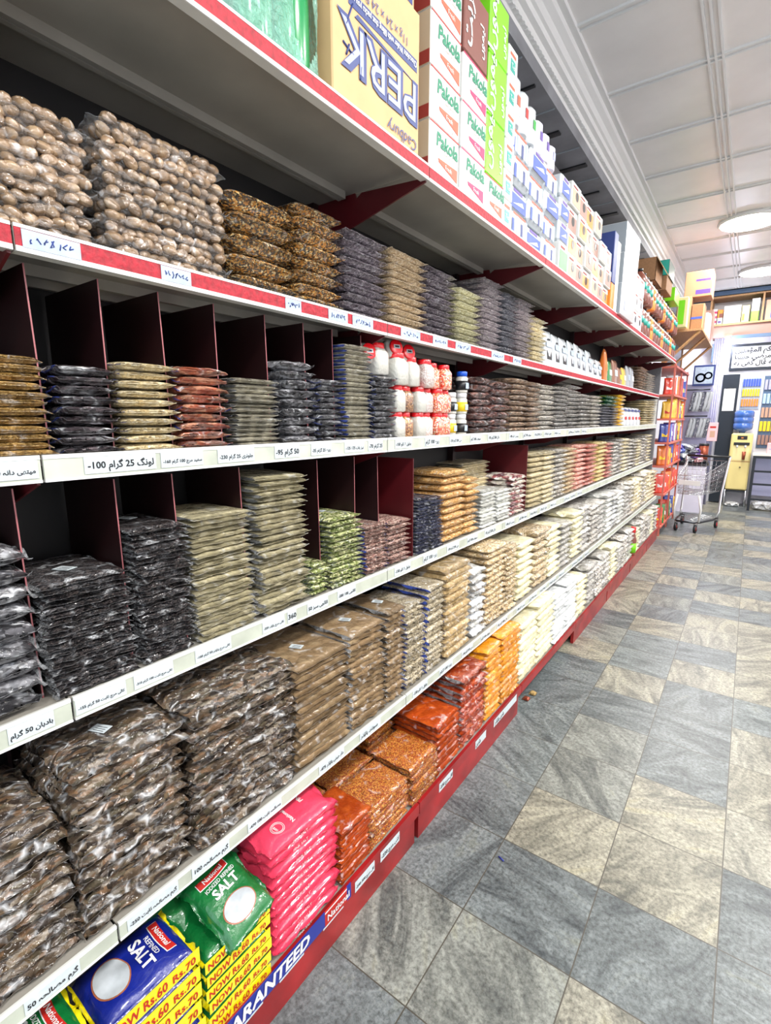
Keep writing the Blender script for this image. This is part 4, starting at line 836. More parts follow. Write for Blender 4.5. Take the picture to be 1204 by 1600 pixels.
def pak(flag):
    def f(q, x, y0, y1, z0, z1):
        w = y1 - y0; h = z1 - z0
        q.text('Pakola', (x, y0 + w * .2, z0 + h * .60), Y_, Z_, .046, 'pak_green', bold=.03, slant=.1); q.text('Super Lemon', (x, y0 + w * .45, z0 + h * .50), Y_, Z_, .010, 'orange_ink')
        q.poly((x, 0, 0), Y_, Z_, [(y0 + w * .28, z0 + h * .36), (y0 + w * .95, z0 + h * .40), (y0 + w * .95, z0 + h * .13), (y0 + w * .30, z0 + h * .29)], flag); q.text('Fresh', (x + .001, y0 + w * .5, z0 + h * .23), Y_, Z_, .017, 'white')
        q.text('4', (x, y0 + w * .72, z0 + h * .03), Y_, Z_, .012, flag); q.quad((x, y0, z1 - .004), Y_, Z_, w, .003, 'red_ink' if flag == 'orange_ink' else flag)
    return f
def kraft_side(o, x1, y0, z0, z1, D=.22):
    q = MB().quad((x1 - D + .004, y0 - .0003, z0 + .002), X_, Z_, D - .008, z1 - z0 - .004, 'kraft').quad((x1 - D + .004, y0 - .0009, z0 + .004), X_, Z_, D - .008, .03, 'dark_red'); q.build('side_panel', o)
hh = .1235
for r in range(5):
    o = carton('drink_carton', f'white Pakola carton, left column beside PERK, {["bottom", "second from bottom", "third from bottom", "fourth from bottom", "top"][r]}', -.005, 1.252, 1.412, ZT + r * hh, ZT + r * hh + hh - .001, 'white_card', .22, pak('orange_ink'), 'white drink cartons'); kraft_side(o, -.005, 1.252, ZT + r * hh, ZT + r * hh + hh)
for r in range(3):
    o = carton('drink_carton', f'white Pakola carton with magenta flag, middle column, {["bottom", "second", "third"][r]} from shelf', 0, 1.418, 1.575, ZT + r * hh * .97, ZT + (r + 1) * hh * .97 - .001, 'white_card', .22, pak('magenta_ink'), 'white drink cartons')
carton('drink_carton', 'white Pakola carton under the lime green cartons', .0, 1.58, 1.72, ZT, ZT + .11, 'white_card', .22, pak('orange_ink'), 'white drink cartons')
def arab(t1, mt='white'):
    def f(q, x, y0, y1, z0, z1): q.text(t1, (x, (y0 + y1) / 2 - .03, z0 + .02), Z_, NY, .07, mt, bold=.02); q.text('لیموں', (x, (y0 + y1) / 2 + .045, z0 + .03), Z_, NY, .035, mt, bold=.02)
    return f
carton('drink_carton', 'brown carton with white script above the magenta-flag cartons', 0, 1.418, 1.57, ZT + .364, ZT + .53, 'brown_card', .22, arab('شربت')); 
for r in range(3): carton('drink_carton', f'lime green carton with white script, {["lowest", "middle", "highest"][r]} of three', 0, 1.58, 1.715, ZT + .112 + r * .165, ZT + .276 + r * .165, 'lime', .22, arab('لیموں'), 'lime green cartons')
def wdeco(c1, c2):
    def f(q, x, y0, y1, z0, z1):
        w, h = y1 - y0, z1 - z0; q.quad((x, y0 + w * .2, z0 + h * .2), Y_, Z_, w * .5, h * .4, c1); q.quad((x, y0 + w * .15, z0 + h * .7), Y_, Z_, w * .6, h * .1, c2); q.text('Tea', (x + .001, y0 + w * .25, z0 + h * .3), Y_, Z_, h * .25, 'white')
    return f
for r in range(6): carton('tea_carton', f'white carton with teal print beside lime cartons, {["lowest", "second", "third", "fourth", "fifth", "highest"][r]} of its column', 0, 1.725, 1.80, ZT + r * .09, ZT + r * .09 + .088, 'white_card', .2, wdeco('teal', 'orange_ink'), 'narrow white cartons')
# tissue and napkin packs
def tissue(q, x, y0, y1, z0, z1):
    w, h = y1 - y0, z1 - z0
    for k in range(4): q.quad((x, y0 + w * (.06 + .24 * k), z0 + h * .12), Y_, Z_, w * .11, h * (.5 + .2 * (k % 2)), ['tissue_blue', 'lightblue', 'navy', 'lightblue'][k])
    q.quad((x, y0 + w * .1, z0 + h * .8), Y_, Z_, w * .7, h * .08, 'orange_ink')
def tissue2(q, x, y0, y1, z0, z1):
    w, h = y1 - y0, z1 - z0; q.quad((x, y0 + w * .08, z0 + h * .1), Y_, Z_, w * .84, h * .55, 'tissue_blue'); q.poly((x + .0006, 0, 0), Y_, Z_, [(y0 + w * .2, z0 + h * .25), (y0 + w * .7, z0 + h * .5), (y0 + w * .8, z0 + h * .35)], 'white'); q.quad((x, y0 + w * .2, z0 + h * .72), Y_, Z_, w * .5, h * .12, 'purple')
for r in range(4):
    for c in range(3):
        y = 1.81 + c * .172; carton('tissue_pack', f'white and blue tissue pack, {["left", "middle", "right"][c]} column, {["bottom", "second", "third", "top"][r]} row', -.005 - .01 * ((r + c) % 2), y, y + .168, ZT + r * .088, ZT + r * .088 + .086, 'foil_white', .2, tissue2 if (r + c) % 3 == 1 else tissue, 'tissue packs', bev=.014)
bx = None
for k in range(6):
    y = 1.845 + .078 * k; t = empty('tissue_roll', (-.045, y, ZT + .353), f'tall white wrapped roll on the tissue packs, {ORD[k] if k else "first"} from left', 'roll', 'wrapped rolls')
    H_ = .15 - .012 * k; MB().lathe((0, 0, 0), [(.034, 0), (.036, .004), (.036, H_ * .9), (.026, H_)], 'foil_white' if k < 3 else 'pale_wall', 20).build('body', t); MB().quad((.036, -.012, H_ * .4), Y_, Z_, .024, .03, ['orange_ink', 'red_ink', 'grass_green', 'purple', 'purple', 'lilac_ink'][k]).build('printed_label', t)
# assorted food cartons with brown pictures
def face(c1, dark=1):
    def f(q, x, y0, y1, z0, z1):
        w, h = y1 - y0, z1 - z0; q.quad((x, y0 + w * .05, z0 + h * .06), Y_, Z_, w * .9, h * .66, c1)
        if dark: q.poly((x + .0007, 0, 0), Y_, Z_, [(y0 + w * (.55 + .16 * math.cos(t)), z0 + h * (.5 + .2 * math.sin(t))) for t in [k * math.pi / 6 for k in range(12)]], 'black_plastic')
        q.quad((x, y0 + w * .12, z0 + h * .78), Y_, Z_, w * .5, h * .08, 'dark_red')
    return f
plain('peach', 'c09880', .5); plain('mushroom', '987468', .5)
q0 = [('peach', 'white_card'), ('mushroom', 'white_card'), ('orange', 'white_card')]
carton('snack_carton', 'pale green carton with darker leaf print, bottom row', 0, 2.34, 2.46, ZT, ZT + .115, 'white_card', .2, face('grass_green', 0), 'small printed cartons')
for r in range(4):
    for c in range(6):
        y = 2.47 + c * .14
        if r == 3 and c > 3: continue
        carton('snack_carton', f'white carton with brown picture, {ORD[c] if c else "first"} column, {["bottom", "second", "third", "top"][r]} row', 0 - .006 * ((c + r) % 3), y, y + .136, ZT + r * .1, ZT + r * .1 + .098, q0[(r + c) % 3][1], .2, face(q0[(2 * r + c) % 3][0]), 'small printed cartons')
for r in range(3): carton('snack_carton', f'blue and white carton above the leaf-print carton, {["lower", "middle", "upper"][r]}', -.004, 2.335, 2.46, ZT + .116 + r * .09, ZT + .204 + r * .09, 'foil_white', .2, tissue2, 'small printed cartons', bev=.01)
carton('tall_carton', 'narrow navy carton standing before the grey boxes', 0, 3.33, 3.42, ZT + .15, ZT + .43, 'navy', .22); carton('tall_carton', 'short orange carton under the narrow navy one', 0, 3.33, 3.42, ZT, ZT + .149, 'orange', .22)
carton('tall_carton', 'narrow white carton right of the navy one', 0, 3.425, 3.5, ZT, ZT + .40, 'white_card', .22)
for r in range(3):
    def gd(q, x, y0, y1, z0, z1): q.quad((x, y0 + .1, z0 + .04), Y_, Z_, .06, .09, 'lilac_ink')
    o = carton('appliance_box', f'grey-sided appliance box, {["lowest", "middle", "highest"][r]} of three', .02 - .005 * r, 3.52 + .03 * r, 3.95 + .03 * r, ZT + r * .185, ZT + r * .185 + .184, 'steel_light', .27, gd, 'grey appliance boxes', side='grey_box')
    if r == 2: q = MB(); [q.tube([(-.12 + .03 * k, 3.579, ZT + .47), (-.08 + .03 * k, 3.579, ZT + .44)], .004, 'black_plastic', n=5) for k in (0, 1)]; q.build('vent_marks', o)
for r in range(3):
    for c in range(2): carton('egg_carton', f'white carton with black oval window, {["near", "far"][c]} column, {["lowest", "middle", "highest"][r]}', .0, 4.03 + c * .17, 4.195 + c * .17, ZT + .12 * r, ZT + .12 * r + .118, 'white_card', .2, face('pale_wall'), 'oval-window cartons')
# soft drink bottles
def bottle(lab):
    t = bpy.data.objects.new('drink_bottle', None); COL.objects.link(t); t.empty_display_size = .02
    MB().lathe((0, 0, 0), [(.038, 0), (.045, .012), (.045, .07), (.042, .085), (.042, .13), (.044, .15), (.03, .19), (.014, .215), (.014, .222)], 'cola' if lab else 'orange', 20).build('body', t)
    MB().lathe((0, 0, 0), [(.0435, .082), (.0435, .132)], 'teal' if lab else 'foil_orange', 20).build('label_band', t); MB().lathe((0, 0, 0), [(.0155, .218), (.0155, .236), (.014, .238)], 'black_plastic' if lab else 'white', 14).build('cap', t); return t
PBt = {}
for r in range(2):
    for c in range(14):
        L_ = (c % 4) != 3; 
        if L_ not in PBt: o = PBt[L_] = bottle(L_)
        else: o = copy_tree(PBt[L_])
        o.location = (-.055, 4.44 + c * .15, ZT + r * .24); o.scale = (1.35, 1.5, 1); tag(o, f'{"orange-brown bottle with teal label" if L_ else "bright orange bottle"}, {["lower", "upper"][r]} row, {ORD[c] if c else "first"} from left', 'bottle', 'soft drink bottles')
# open brown carton on the bottles
x0, x1, y0, y1, z0, z1 = -.26, -.01, 4.85, 5.2, ZT + .479, ZT + .66
m = MB().box(x0, x1, y0, y0 + .004, z0, z1, 'cardboard').box(x0, x1, y1 - .004, y1, z0, z1, 'cardboard').box(x0, x0 + .004, y0, y1, z0, z1, 'cardboard').box(x1 - .004, x1, y0, y1, z0, z1, 'cardboard').box(x0, x1, y0, y1, z0, z0 + .004, 'cardboard')
o = m.build('open_carton'); tag(o, 'plain brown open carton lying on top of the drink bottles', 'box')
MB().add([(x1, y0, z1), (x1, y1, z1), (x1 + .05, y1, z1 - .08), (x1 + .05, y0, z1 - .08), (x1, y0, z1 - .004), (x1, y1, z1 - .004), (x1 + .046, y1, z1 - .084), (x1 + .046, y0, z1 - .084)], [(0, 1, 2, 3), (4, 7, 6, 5), (0, 3, 7, 4), (1, 5, 6, 2), (3, 2, 6, 7)], 'carton_yellow').build('flap', o)
carton('carton', 'dark green carton with white label behind the open brown carton', .03, 5.25, 5.6, ZT + .60, ZT + .73, 'dark_green', .2, None, side='teal')
carton('carton', 'plain carton under the dark green one', .02, 5.25, 5.6, ZT + .479, ZT + .599, 'cardboard', .2)
carton('carton', 'lime and yellow carton lying on the far upper bottles', .03, 5.75, 6.1, ZT + .479, ZT + .60, 'lime', .2)
# ------------------------------------------------------------------ pink rack past the end panel
rk = empty('metal_rack', (0, 0, 0), 'coral pink metal rack of snacks beyond the grey end panel', 'rack')
RY = [6.78, 7.45, 8.15]; RZ = [.12, .52, .86, 1.14, 1.42, 1.70, 2.02]
for y in RY:
    for x in (-.02, -.36): MB().box(x - .009, x + .009, y - .011, y + .011, 0, 2.05, 'pink_post').build('post', rk)
for z in RZ: MB().box(-.375, -.0, RY[0] - .015, RY[-1] + .015, z - .022, z, 'pink_post').build('rack_shelf', rk)
MB().box(-.40, -.378, 6.76, 8.17, 0, 2.05, 'grey_panel').build('back_panel', rk)
cc = ['foil_red', 'foil_yellow', 'foil_orange', 'foil_purple', 'foil_white', 'foil_blue', 'foil_green', 'foil_red', 'foil_brown']
cn = ['red', 'yellow', 'orange', 'purple', 'white', 'blue', 'green', 'dark red', 'brown']
zn = ['lowest', 'second lowest', 'third', 'fourth', 'fifth', 'upper']
PP = {}
for r, z in enumerate(RZ[:-1]):
    for c in range(9):
        k = [(7, 6, 2, 8, 0, 6, 4, 5, 1), (0, 0, 7, 2, 0, 7, 0, 2, 0), (2, 1, 2, 5, 1, 0, 2, 0, 3), (5, 4, 3, 4, 5, 6, 1, 3, 4), (1, 1, 1, 2, 1, 1, 5, 1, 2), (0, 4, 2, 7, 8, 0, 3, 5, 3)][r][c]
        if k not in PP: o = PP[k] = pouch('snack_packet', .13, .05, .2, cc[k], [(-.3, .3, .3, .55, ['white', 'red_ink', 'yellow_label', 'white', 'navy', 'yellow_label', 'yellow_label', 'yellow_label', 'white'][k])])
        else: o = copy_tree(PP[k])
        o.location = (-.07, 6.88 + c * .148, z); o.scale = (1.2, 1.05, 1.08 + .12 * math.sin(c * 2 + r)); o.rotation_euler = (0, R.uniform(-.1, .05), R.uniform(-1.2, -.6))
        tag(o, f'{cn[k]} snack packet on the {zn[r]} rack shelf, {ORD[c] if c else "first"} from the near post', 'packet', 'snack packets on the pink rack')
# wooden overhead shelf on slanted braces, cartons on it
wb = empty('wooden_overhead_shelf', (0, 0, 0), 'wooden overhead shelf on slanted braces above the pink rack', 'shelf')
MB().box(-.40, .20, 6.85, 8.6, 2.40, 2.425, 'wood_light').build('board', wb)
for y in (6.87, 7.5, 8.5): MB().tube([(-.16, y, 2.06), (.18, y, 2.40)], .016, 'wood_light', n=4, smooth=False).build('brace', wb); MB().box(-.18, -.14, y - .02, y + .02, 2.06, 2.40, 'wood_light').build('brace', wb)
MB().box(-.17, -.155, 6.9, 8.55, 2.06, 2.39, 'grey_panel').build('grey_board', wb)
def bands(q, x, y0, y1, z0, z1): q.quad((x, y0 + .02, z0 + .05), Y_, Z_, (y1 - y0) - .04, .03, 'purple')
def nb(name, label, x0, x1, y0, y1, z0, z1, mat, strips=()):
    m = MB().box(x0, x1, y0, y1, z0, z1, mat, .004); o = m.build(name); tag(o, label, 'box')
    if strips:
        q = MB()
        for (a_, b_, c_, d_, mt) in strips: q.quad((x0 + (x1 - x0) * a_, y0 - .0004, z0 + (z1 - z0) * c_), X_, Z_, (x1 - x0) * (b_ - a_), (z1 - z0) * (d_ - c_), mt)
        q.build('printed_face', o)
    return o
zo = 2.426
nb('carton', 'tall tan carton nearest on the wooden overhead shelf', -.08, .06, 6.88, 7.1, zo, zo + .36, 'cardboard', [(.85, 1, 0, 1, 'carton_yellow')])
nb('carton', 'tan carton with blue band under the pinkish carton', .065, .19, 6.95, 7.2, zo, zo + .28, 'cardboard', [(.0, .9, .42, .5, 'tissue_blue'), (.9, 1, 0, 1, 'carton_yellow')])
nb('carton', 'large pinkish carton with two purple bands, high on the stack', -.03, .24, 6.97, 7.3, zo + .362, zo + .64, 'carton_pink', [(.4, .92, .60, .68, 'purple'), (.42, .95, .10, .27, 'purple')])
nb('carton', 'pale bag-like carton beside the dark green one', -.05, .05, 6.7, 6.84, 2.43, 2.75, 'cream_print', [(.1, .7, .1, .9, 'lime')])
nb('carton', 'white carton with brown side at the shelf front', .12, .2, 7.45, 7.7, zo, zo + .26, 'white_card', [(0, .5, 0, 1, 'brown_card')])
nb('carton', 'pink and white carton farther along the wooden shelf', .10, .2, 7.75, 8.0, zo, zo + .3, 'pink_card')
nb('carton', 'dusty brown carton at the far end of the wooden shelf', .10, .2, 8.1, 8.5, zo, zo + .40, 'mushroom', [(.2, .9, .2, .5, 'navy')])
# ------------------------------------------------------------------ end wall: high wall shelf, fascia, sign
ws = empty('wall_shelf', (0, 0, 0), 'high wooden wall shelf with cartons on the end wall', 'shelf')
MB().box(.02, 2.6, 10.0, 10.44, 2.90, 2.925, 'wood_light').build('board', ws); MB().box(.02, 2.6, 10.0, 10.44, 3.33, 3.35, 'wood_light').build('top_board', ws)
for x in (.02, .70, 1.38, 2.06): MB().box(x, x + .025, 10.0, 10.44, 2.925, 3.33, 'wood_light').build('upright', ws)
MB().box(-.3, 2.6, 9.98, 10.44, 3.36, 3.42, 'blue_grey').build('top_beam', ws); MB().box(-.3, 2.6, 10.05, 10.44, 2.72, 2.895, 'mushroom').build('fascia', ws)
its = [(.06, .12, .24, 'white_card', 'narrow white carton with pink-red bands', [(0, 1, .1, .25, 'magenta_ink'), (0, 1, .4, .55, 'magenta_ink'), (0, 1, .7, .85, 'magenta_ink')]), (.13, .20, .10, 'white_card', 'small white speckled carton', [(.2, .8, .2, .5, 'purple')]), (.21, .44, .27, 'white_card', 'wide plain white carton', []), (.45, .55, .25, 'cream_print', 'cream carton with orange print', [(.1, .4, .1, .5, 'orange')]), (.57, .67, .34, 'lime', 'tall white and lime carton', [(0, 1, .45, 1, 'white')]), (.75, .98, .3, 'peach', 'peach carton with round blue print', [(.3, .7, .1, .4, 'tissue_blue')]), (1.0, 1.3, .3, 'white_card', 'white carton near the picture edge', [])]
for x0, x1, h, mt, lb, stp in its: nb('carton', lb + ' on the high wall shelf', x0, x1, 10.03, 10.3, 2.926, 2.926 + h, mt, stp)
nb('carton', 'yellow-brown carton stacked on the small speckled carton', .13, .20, 10.03, 10.3, 3.028, 3.15, 'orange', [(.3, 1, 0, .5, 'brown_card')])
# white panel and framed calligraphy
struct(MB().box(.26, 2.6, 10.30, 10.38, 0, 2.72, 'white_wall').build('wall_partition'))
f = empty('framed_sign', (0, 0, 0), 'framed white sign with three lines of black calligraphy on the end wall', 'sign')
MB().box(.36, 1.26, 10.26, 10.298, 2.20, 2.62, 'black_pillar', .006).build('frame', f)
m = MB().box(.39, 1.23, 10.254, 10.259, 2.245, 2.575, 'white'); 
for k, s_ in enumerate(['وَالسَّلَام عليكم المؤمنين', 'وإن لم تجد المرضي حسنا', 'لا إله إلا الله قال كفى به']): m.text(s_, (.42, 10.252, 2.485 - .1 * k), X_, Z_, .098, 'ink', bold=.03)
m.build('lettered_panel', f)
m = MB().box(.30, .53, 10.18, 10.295, .02, 2.14, 'black_pillar', .004); tag(m.build('dark_pillar'), 'tall blue-black pillar left of the water dispenser', 'pillar')
nt = empty('notice', (.42, 10.175, 1.55), 'white lined notice hanging on the dark pillar', 'notice')
MB().box(-.085, .075, -.003, 0, 0, .36, 'white').build('sheet', nt); q = MB(); [q.box(-.06, .05, -.0042, -.003, .05 + .035 * k, .056 + .035 * k, 'lilac_ink') for k in range(8)]; q.build('writing', nt); MB().tube([(-.06, -.004, .362), (0, -.004, .375), (.05, -.004, .366)], .006, 'black_plastic', n=6).build('clip', nt)
m = MB().box(.10, .23, 10.2, 10.29, 2.35, 2.64, 'blue_grey'); tag(m.build('wall_box'), 'square blue-grey box high left of the calligraphy sign', 'box')
t = empty('tube_lamp', (.30, 10.0, 2.68), 'glaring bluish lamp under the high wall shelf', 'lamp'); MB().lathe((0, 0, 0), [(.02, .03), (.045, .01), (.05, -.02), (.03, -.05)], 'lampglow').build('bulb', t)
MB().box(.05, 1.6, .0, .04, .0, .05, 'blue_grey').build('housing', t)
l = bpy.data.lights.new('bulb_light', 'POINT'); l.energy = 16; l.color = (.72, .78, 1); l.shadow_soft_size = .05; o = bpy.data.objects.new('bulb_light', l); COL.objects.link(o); o.parent = t; o.location = (0, -.09, -.09)
# silver ribbed column
m = MB(); 
for k in range(5): m.lathe((.155 + .028 * k, 9.85, 0), [(.015, 0), (.015, 2.68)], 'silver_ridge', 10)
tag(m.build('ribbed_column'), 'silver ribbed column between the hanging bags and the dark pillar', 'column')
# water dispenser
wd = empty('water_dispenser', (.665, 10.05, 0), 'cream water dispenser on a steel stand by the dark pillar', 'water dispenser')
MB().box(-.145, .145, -.13, .13, .27, 1.19, 'cream_cooler', .02).build('body', wd)
MB().box(-.06, .07, -.134, -.13, 1.09, 1.15, 'black_plastic').build('display', wd); MB().box(-.01, .02, -.136, -.134, 1.11, 1.125, 'orange').build('indicator_light', wd)
MB().box(-.1, .11, -.15, -.13, 1.0, 1.045, 'black_plastic', .004).build('tap_panel', wd)
for x in (-.05, .06): MB().tube([(x, -.16, 1.0), (x, -.165, .96)], .012, 'white').build('tap', wd)
MB().box(-.1, .11, -.134, -.13, .76, .99, 'cream_print').build('recess', wd); MB().lathe((.05, -.15, .77), [(.02, 0), (.026, .13)], 'copper', 12).build('cup', wd)
MB().box(-.14, .14, -.133, -.13, .735, .742, 'gold_rim').build('door_gap', wd); MB().lathe((.02, -.135, .64), [(.012, 0), (.012, .012)], 'black_plastic', 10).build('lock', wd)
for x in (-.14, .14):
    for y in (-.12, .12): MB().tube([(x, y, 0), (x, y, .27)], .014, 'chrome').build('leg', wd)
MB().box(-.15, .15, -.13, .13, .235, .265, 'dark_steel').build('tray', wd)
wbt = empty('water_bottle', (.655, 10.05, 1.192), 'upturned blue water bottle on the dispenser', 'bottle')
MB().lathe((0, 0, 0), [(.04, 0), (.05, .03), (.125, .06), (.135, .09), (.135, .15), (.125, .16), (.135, .17), (.135, .24), (.125, .25), (.135, .26), (.135, .33), (.11, .36)], 'water_blue', 28).build('body', wbt)
# hanging racks of sachets to the right of the pillar
hr = empty('sachet_display', (0, 0, 0), 'hanging clear display with rows of blue and yellow sachets above the dispenser', 'display')
MB().box(.57, .83, 10.275, 10.295, 1.58, 2.16, 'tag_blue').build('backing', hr)
for r in range(3):
    for c in range(7): MB().box(.585 + c * .034, .61 + c * .034, 10.25, 10.274, 1.62 + r * .16, 1.74 + r * .16, ['orange', 'yellow_label', 'tissue_blue'][r], .004).build('sachet', hr)
hr2 = empty('sachet_display', (0, 0, 0), 'clear display of small packets right of the water bottle', 'display')
MB().box(.86, 1.2, 10.275, 10.295, .95, 2.1, 'blue_grey').build('backing', hr2)
for r in range(5):
    for c in range(6): MB().box(.87 + c * .05, .91 + c * .05, 10.25, 10.274, 1.0 + r * .22, 1.16 + r * .22, ['mushroom', 'yellow_label', 'peach', 'lightblue', 'silver_ridge'][r], .004).build('packet', hr2)
# table
tb = empty('side_table', (0, 0, 0), 'dark framed table with white top right of the dispenser', 'table')
MB().box(.83, 1.75, 9.55, 10.1, .86, .885, 'table_top').build('top', tb); MB().box(.84, 1.74, 9.56, 10.09, .82, .859, 'dark_steel').build('apron', tb)
for x in (.86, 1.72):
    for y in (9.58, 10.07): MB().box(x - .018, x + .018, y - .018, y + .018, 0, .82, 'dark_steel').build('leg', tb)
for z in (.18, .42, .62): MB().box(.86, 1.72, 9.57, 9.59, z - .015, z + .015, 'dark_steel').build('rail', tb)
MB().box(.88, 1.7, 9.95, 9.97, .2, .82, 'silver_ridge').build('back_sheet', tb)
nb('carton', 'small pink and white box on the side table', 1.0, 1.25, 9.7, 9.9, .886, 1.05, 'pink_card', [(.1, .9, .4, .5, 'lilac_ink')])
tag(pillow('plastic_bag', .3, .3, .14, 'b_clear', 'crumple', 5).build('plastic_bag', loc=(1.05, 9.8, .0)), 'crumpled grey plastic bag under the side table', 'bag')
tag(pillow('plastic_bag', .22, .2, .07, 'b_clear', 'crumple', 6).build('plastic_bag', loc=(.64, 9.95, .0)), 'clear crumpled bag on the floor below the dispenser', 'bag')
# corner of hanging garments bags left of the column
gr_ = empty('wall_picture', (.10, 9.25, 1.92), 'blue framed picture with round motifs above the hanging bags', 'picture')
MB().box(-.15, .13, 0, .02, 0, .31, 'navy', .004).build('frame', gr_); q = MB().box(-.13, .11, -.004, 0, .03, .28, 'tag_blue'); 
for cx_, cz_, r_ in ((-.05, .12, .07), (.05, .15, .055)):
    for rr_ in (1, .6): q.poly((cx_, -.005 - .002 * (rr_ < 1), cz_), X_, Z_, [(r_ * rr_ * math.cos(t), r_ * rr_ * math.sin(t)) for t in [k * math.pi / 10 for k in range(20)]], 'tissue_blue' if rr_ == 1 else 'tag_blue', -.001)
q.build('picture_sheet', gr_)
hg = empty('hanging_rail', (0, 0, 0), 'wall rail holding dark blue garment bags under the blue picture', 'rail')
MB().tube([(-.16, 9.2, 1.86), (.2, 9.2, 1.86)], .01, 'dark_steel').build('bar', hg); MB().tube([(-.16, 9.2, 1.46), (.2, 9.2, 1.46)], .01, 'dark_steel').build('bar', hg)
MB().box(-.2, .22, 9.3, 9.32, 0, 1.95, 'silver_ridge').build('backing', hg); MB().box(-.19, -.165, 9.15, 9.3, 0, 1.75, 'wood_light').build('side_post', hg)
for r in range(2):
    for c in range(6):
        p = pillow('garment_bag', .30, .05, .04, 'foil_grey' if (c + r) % 3 else 'b_navy', 'plump', c + 20 * r, None).build('garment_bag'); p.rotation_euler = (math.pi / 2, .15, .6); p.location = (-.03 + c * .045, 9.22, 1.68 - .4 * r)
        tag(p, f'folded blue-grey garment bag, {["upper", "lower"][r]} rail, {ORD[c] if c else "first"} from left', 'bag', 'garment bags on the rail')
po_ = nb('poster', 'pink poster hung at the foot of the ribbed column', .19, .33, 9.828, 9.833, 1.06, 1.36, 'pink_card', [(.2, .8, .7, .8, 'red_ink'), (.25, .75, .2, .55, 'peach')])
t = empty('copper_container', (.22, 8.97, .79), 'copper coloured round container with dark rim before the pink poster', 'container')
MB().lathe((0, 0, 0), [(.06, 0), (.062, .24)], 'copper', 18).build('body', t); MB().lathe((0, 0, 0), [(.066, .23), (.066, .26)], 'black_plastic', 18).build('rim', t); MB().lathe((0, 0, 0), [(.07, -.03), (.066, .02)], 'black_plastic', 18).build('base', t)
st_ = empty('stand', (0, 0, 0), 'low dark counter carrying purple and blue bags in the far corner', 'counter'); MB().box(-.2, .3, 8.83, 9.12, .72, .76, 'dark_steel').build('top', st_); MB().box(-.18, .28, 8.85, 9.1, 0, .72, 'pale_wall').build('body', st_)
rr = random.Random(5)
for k in range(26):
    c_ = ['foil_purple', 'foil_blue', 'foil_white', 'foil_grey', 'b_navy', 'foil_purple', 'pink_card'][k % 7]; n_ = ['purple', 'blue', 'white', 'grey', 'navy', 'violet', 'pink'][k % 7]
    p = pillow('parcel', .14, .12, .07, c_, 'crumple', 300 + k, None).build('parcel'); layer = k // 7; p.location = (-.13 + (k % 7) * .053, 8.93 + .04 * (k % 3), .765 + layer * .062 + .01 * (k % 2)); p.rotation_euler = (rr.uniform(-.3, .3), rr.uniform(-.3, .3), rr.uniform(0, 3))
    tag(p, f'{n_} wrapped parcel in the corner heap, {["bottom", "second", "third", "top"][layer]} layer, {ORD[k % 7] if k % 7 else "first"} from left', 'parcel', 'parcels in the corner heap')
# ------------------------------------------------------------------ shopping cart
ct = empty('shopping_cart', (.275, 7.53, 0), 'empty chrome shopping cart with black handle at the end of the aisle', 'shopping cart', rz=-.2)
bk = MB(); F = [(-.16, -.30), (.16, -.30)]; Bk = [(-.235, .30), (.235, .30)]
def P3(s, t, z):   # s across -1..1, t front 0..1 back
    wz = .8 + .2 * (z - .48) / .38; return ((.15 + .075 * t) * wz * s, -.30 - .03 * (z - .48) + .62 * t, z)
zt_ = lambda t: .72 + .16 * t
for k in range(7):      # horizontal rings
    q = k / 6
    zz = lambda t: .48 + (zt_(t) - .48) * q
    pts = [P3(-1, 1, zz(1)), P3(-1, .5, zz(.5)), P3(-1, 0, zz(0)), P3(1, 0, zz(0)), P3(1, .5, zz(.5)), P3(1, 1, zz(1)), P3(-1, 1, zz(1))]; bk.tube(pts, .0045 if k == 6 else .0022, 'chrome', n=5)
for s in (-1, 1):
    for k in range(17): t = k / 16; bk.tube([P3(s, t, .48), P3(s, t, zt_(t))], .0017, 'chrome', n=4)
for k in range(9): s = -1 + k / 4; bk.tube([P3(s, 0, .72), P3(s, 0, .48), P3(s, 1, .48), P3(s, 1, .88)], .0017, 'chrome', n=4)
for k in range(12): t = k / 11; bk.tube([P3(-1, t, .48), P3(1, t, .48)], .0017, 'chrome', n=4)
bk.build('basket', ct)
MB().tube([(-.25, .36, .93), (.25, .36, .93)], .016, 'black_plastic', n=12).build('handle', ct)
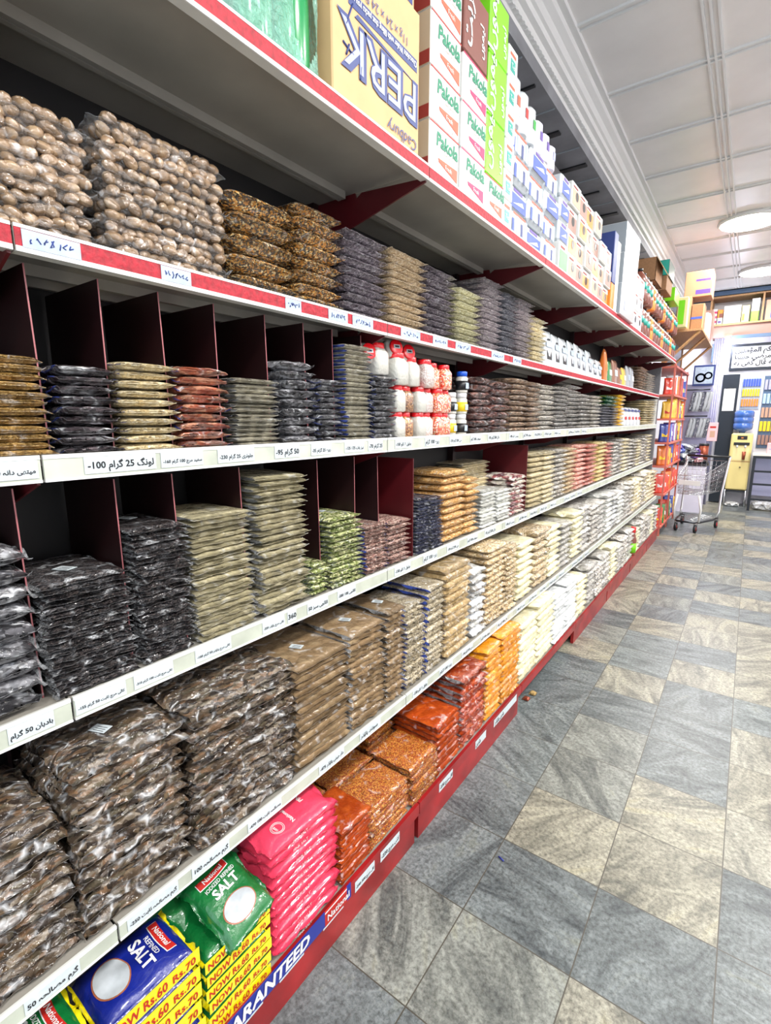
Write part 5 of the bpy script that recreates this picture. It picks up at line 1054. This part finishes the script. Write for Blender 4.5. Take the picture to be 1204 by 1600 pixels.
for s in (-1, 1):
    MB().tube([(s * .25, .36, .93), (s * .245, .35, .90), (s * .22, .27, .47), (s * .22, .24, .22), (s * .21, .20, .15)], .013, 'steel_light', n=10).build('rear_post', ct)
    MB().tube([P3(s, 0, .48), (s * .15, -.28, .3), (s * .14, -.27, .14)], .013, 'white', n=10).build('front_post', ct)
MB().tube([(-.21, .26, .14), (-.2, .1, .13), (-.14, -.22, .13), (-.1, -.29, .13), (.1, -.29, .13), (.14, -.22, .13), (.2, .1, .13), (.21, .26, .14)], .013, 'dark_steel', n=10).build('lower_frame', ct)
q = MB(); [q.tube([(-.15 - .05 * t, -.2 + .45 * t, .15), (.15 + .05 * t, -.2 + .45 * t, .15)], .004, 'chrome', n=5) for t in [k / 5 for k in range(6)]]; q.build('bottom_rack', ct)
MB().box(-.12, .12, -.315, -.305, .60, .66, 'white').build('front_plate', ct)
for x, y in ((-.11, -.27), (.11, -.27), (-.2, .27), (.2, .27)):
    w_ = bpy.data.objects.new('wheel', None); COL.objects.link(w_); w_.parent = ct; w_.location = (x, y, .05); w_.empty_display_size = .02; bpy.data.objects.remove(w_)
    m = MB(); m.tube([(x - .012, y, .052), (x + .012, y, .052)], .052, 'black_plastic', n=20).tube([(x - .014, y, .052), (x + .014, y, .052)], .03, 'red_plastic' if (x, y) == (.2, .27) else 'dark_red', n=16); wh_ = m.build('wheel', ct)
    MB().box(x - .02, x - .016, y - .012, y + .012, .05, .13, 'chrome').box(x + .016, x + .02, y - .012, y + .012, .05, .13, 'chrome').box(x - .02, x + .02, y - .014, y + .014, .115, .13, 'chrome').build('fork', wh_)
# litter on the floor
tag(MB().tube([(.242, 1.345, .002), (.262, 1.338, .002)], .0025, 'strip_blue', n=6).build('ribbon_scrap'), 'tiny dark blue scrap on the floor by the chilli bags', 'scrap')
for k, (x, y) in enumerate([(-.02, 2.30), (-.01, 2.37)]):
    tag(pillow('scrap', .03, .03, .016, 'debris' if k else 'copper', 'salt', 50 + k, None).build('crumpled_scrap', loc=(x, y, 0)), ['tan', 'reddish'][1 - k if 0 else k] + ' crumpled scrap under the missing kick panel', 'scrap')
for o in bpy.data.objects:
    if 'used' in o.keys(): del o['used']
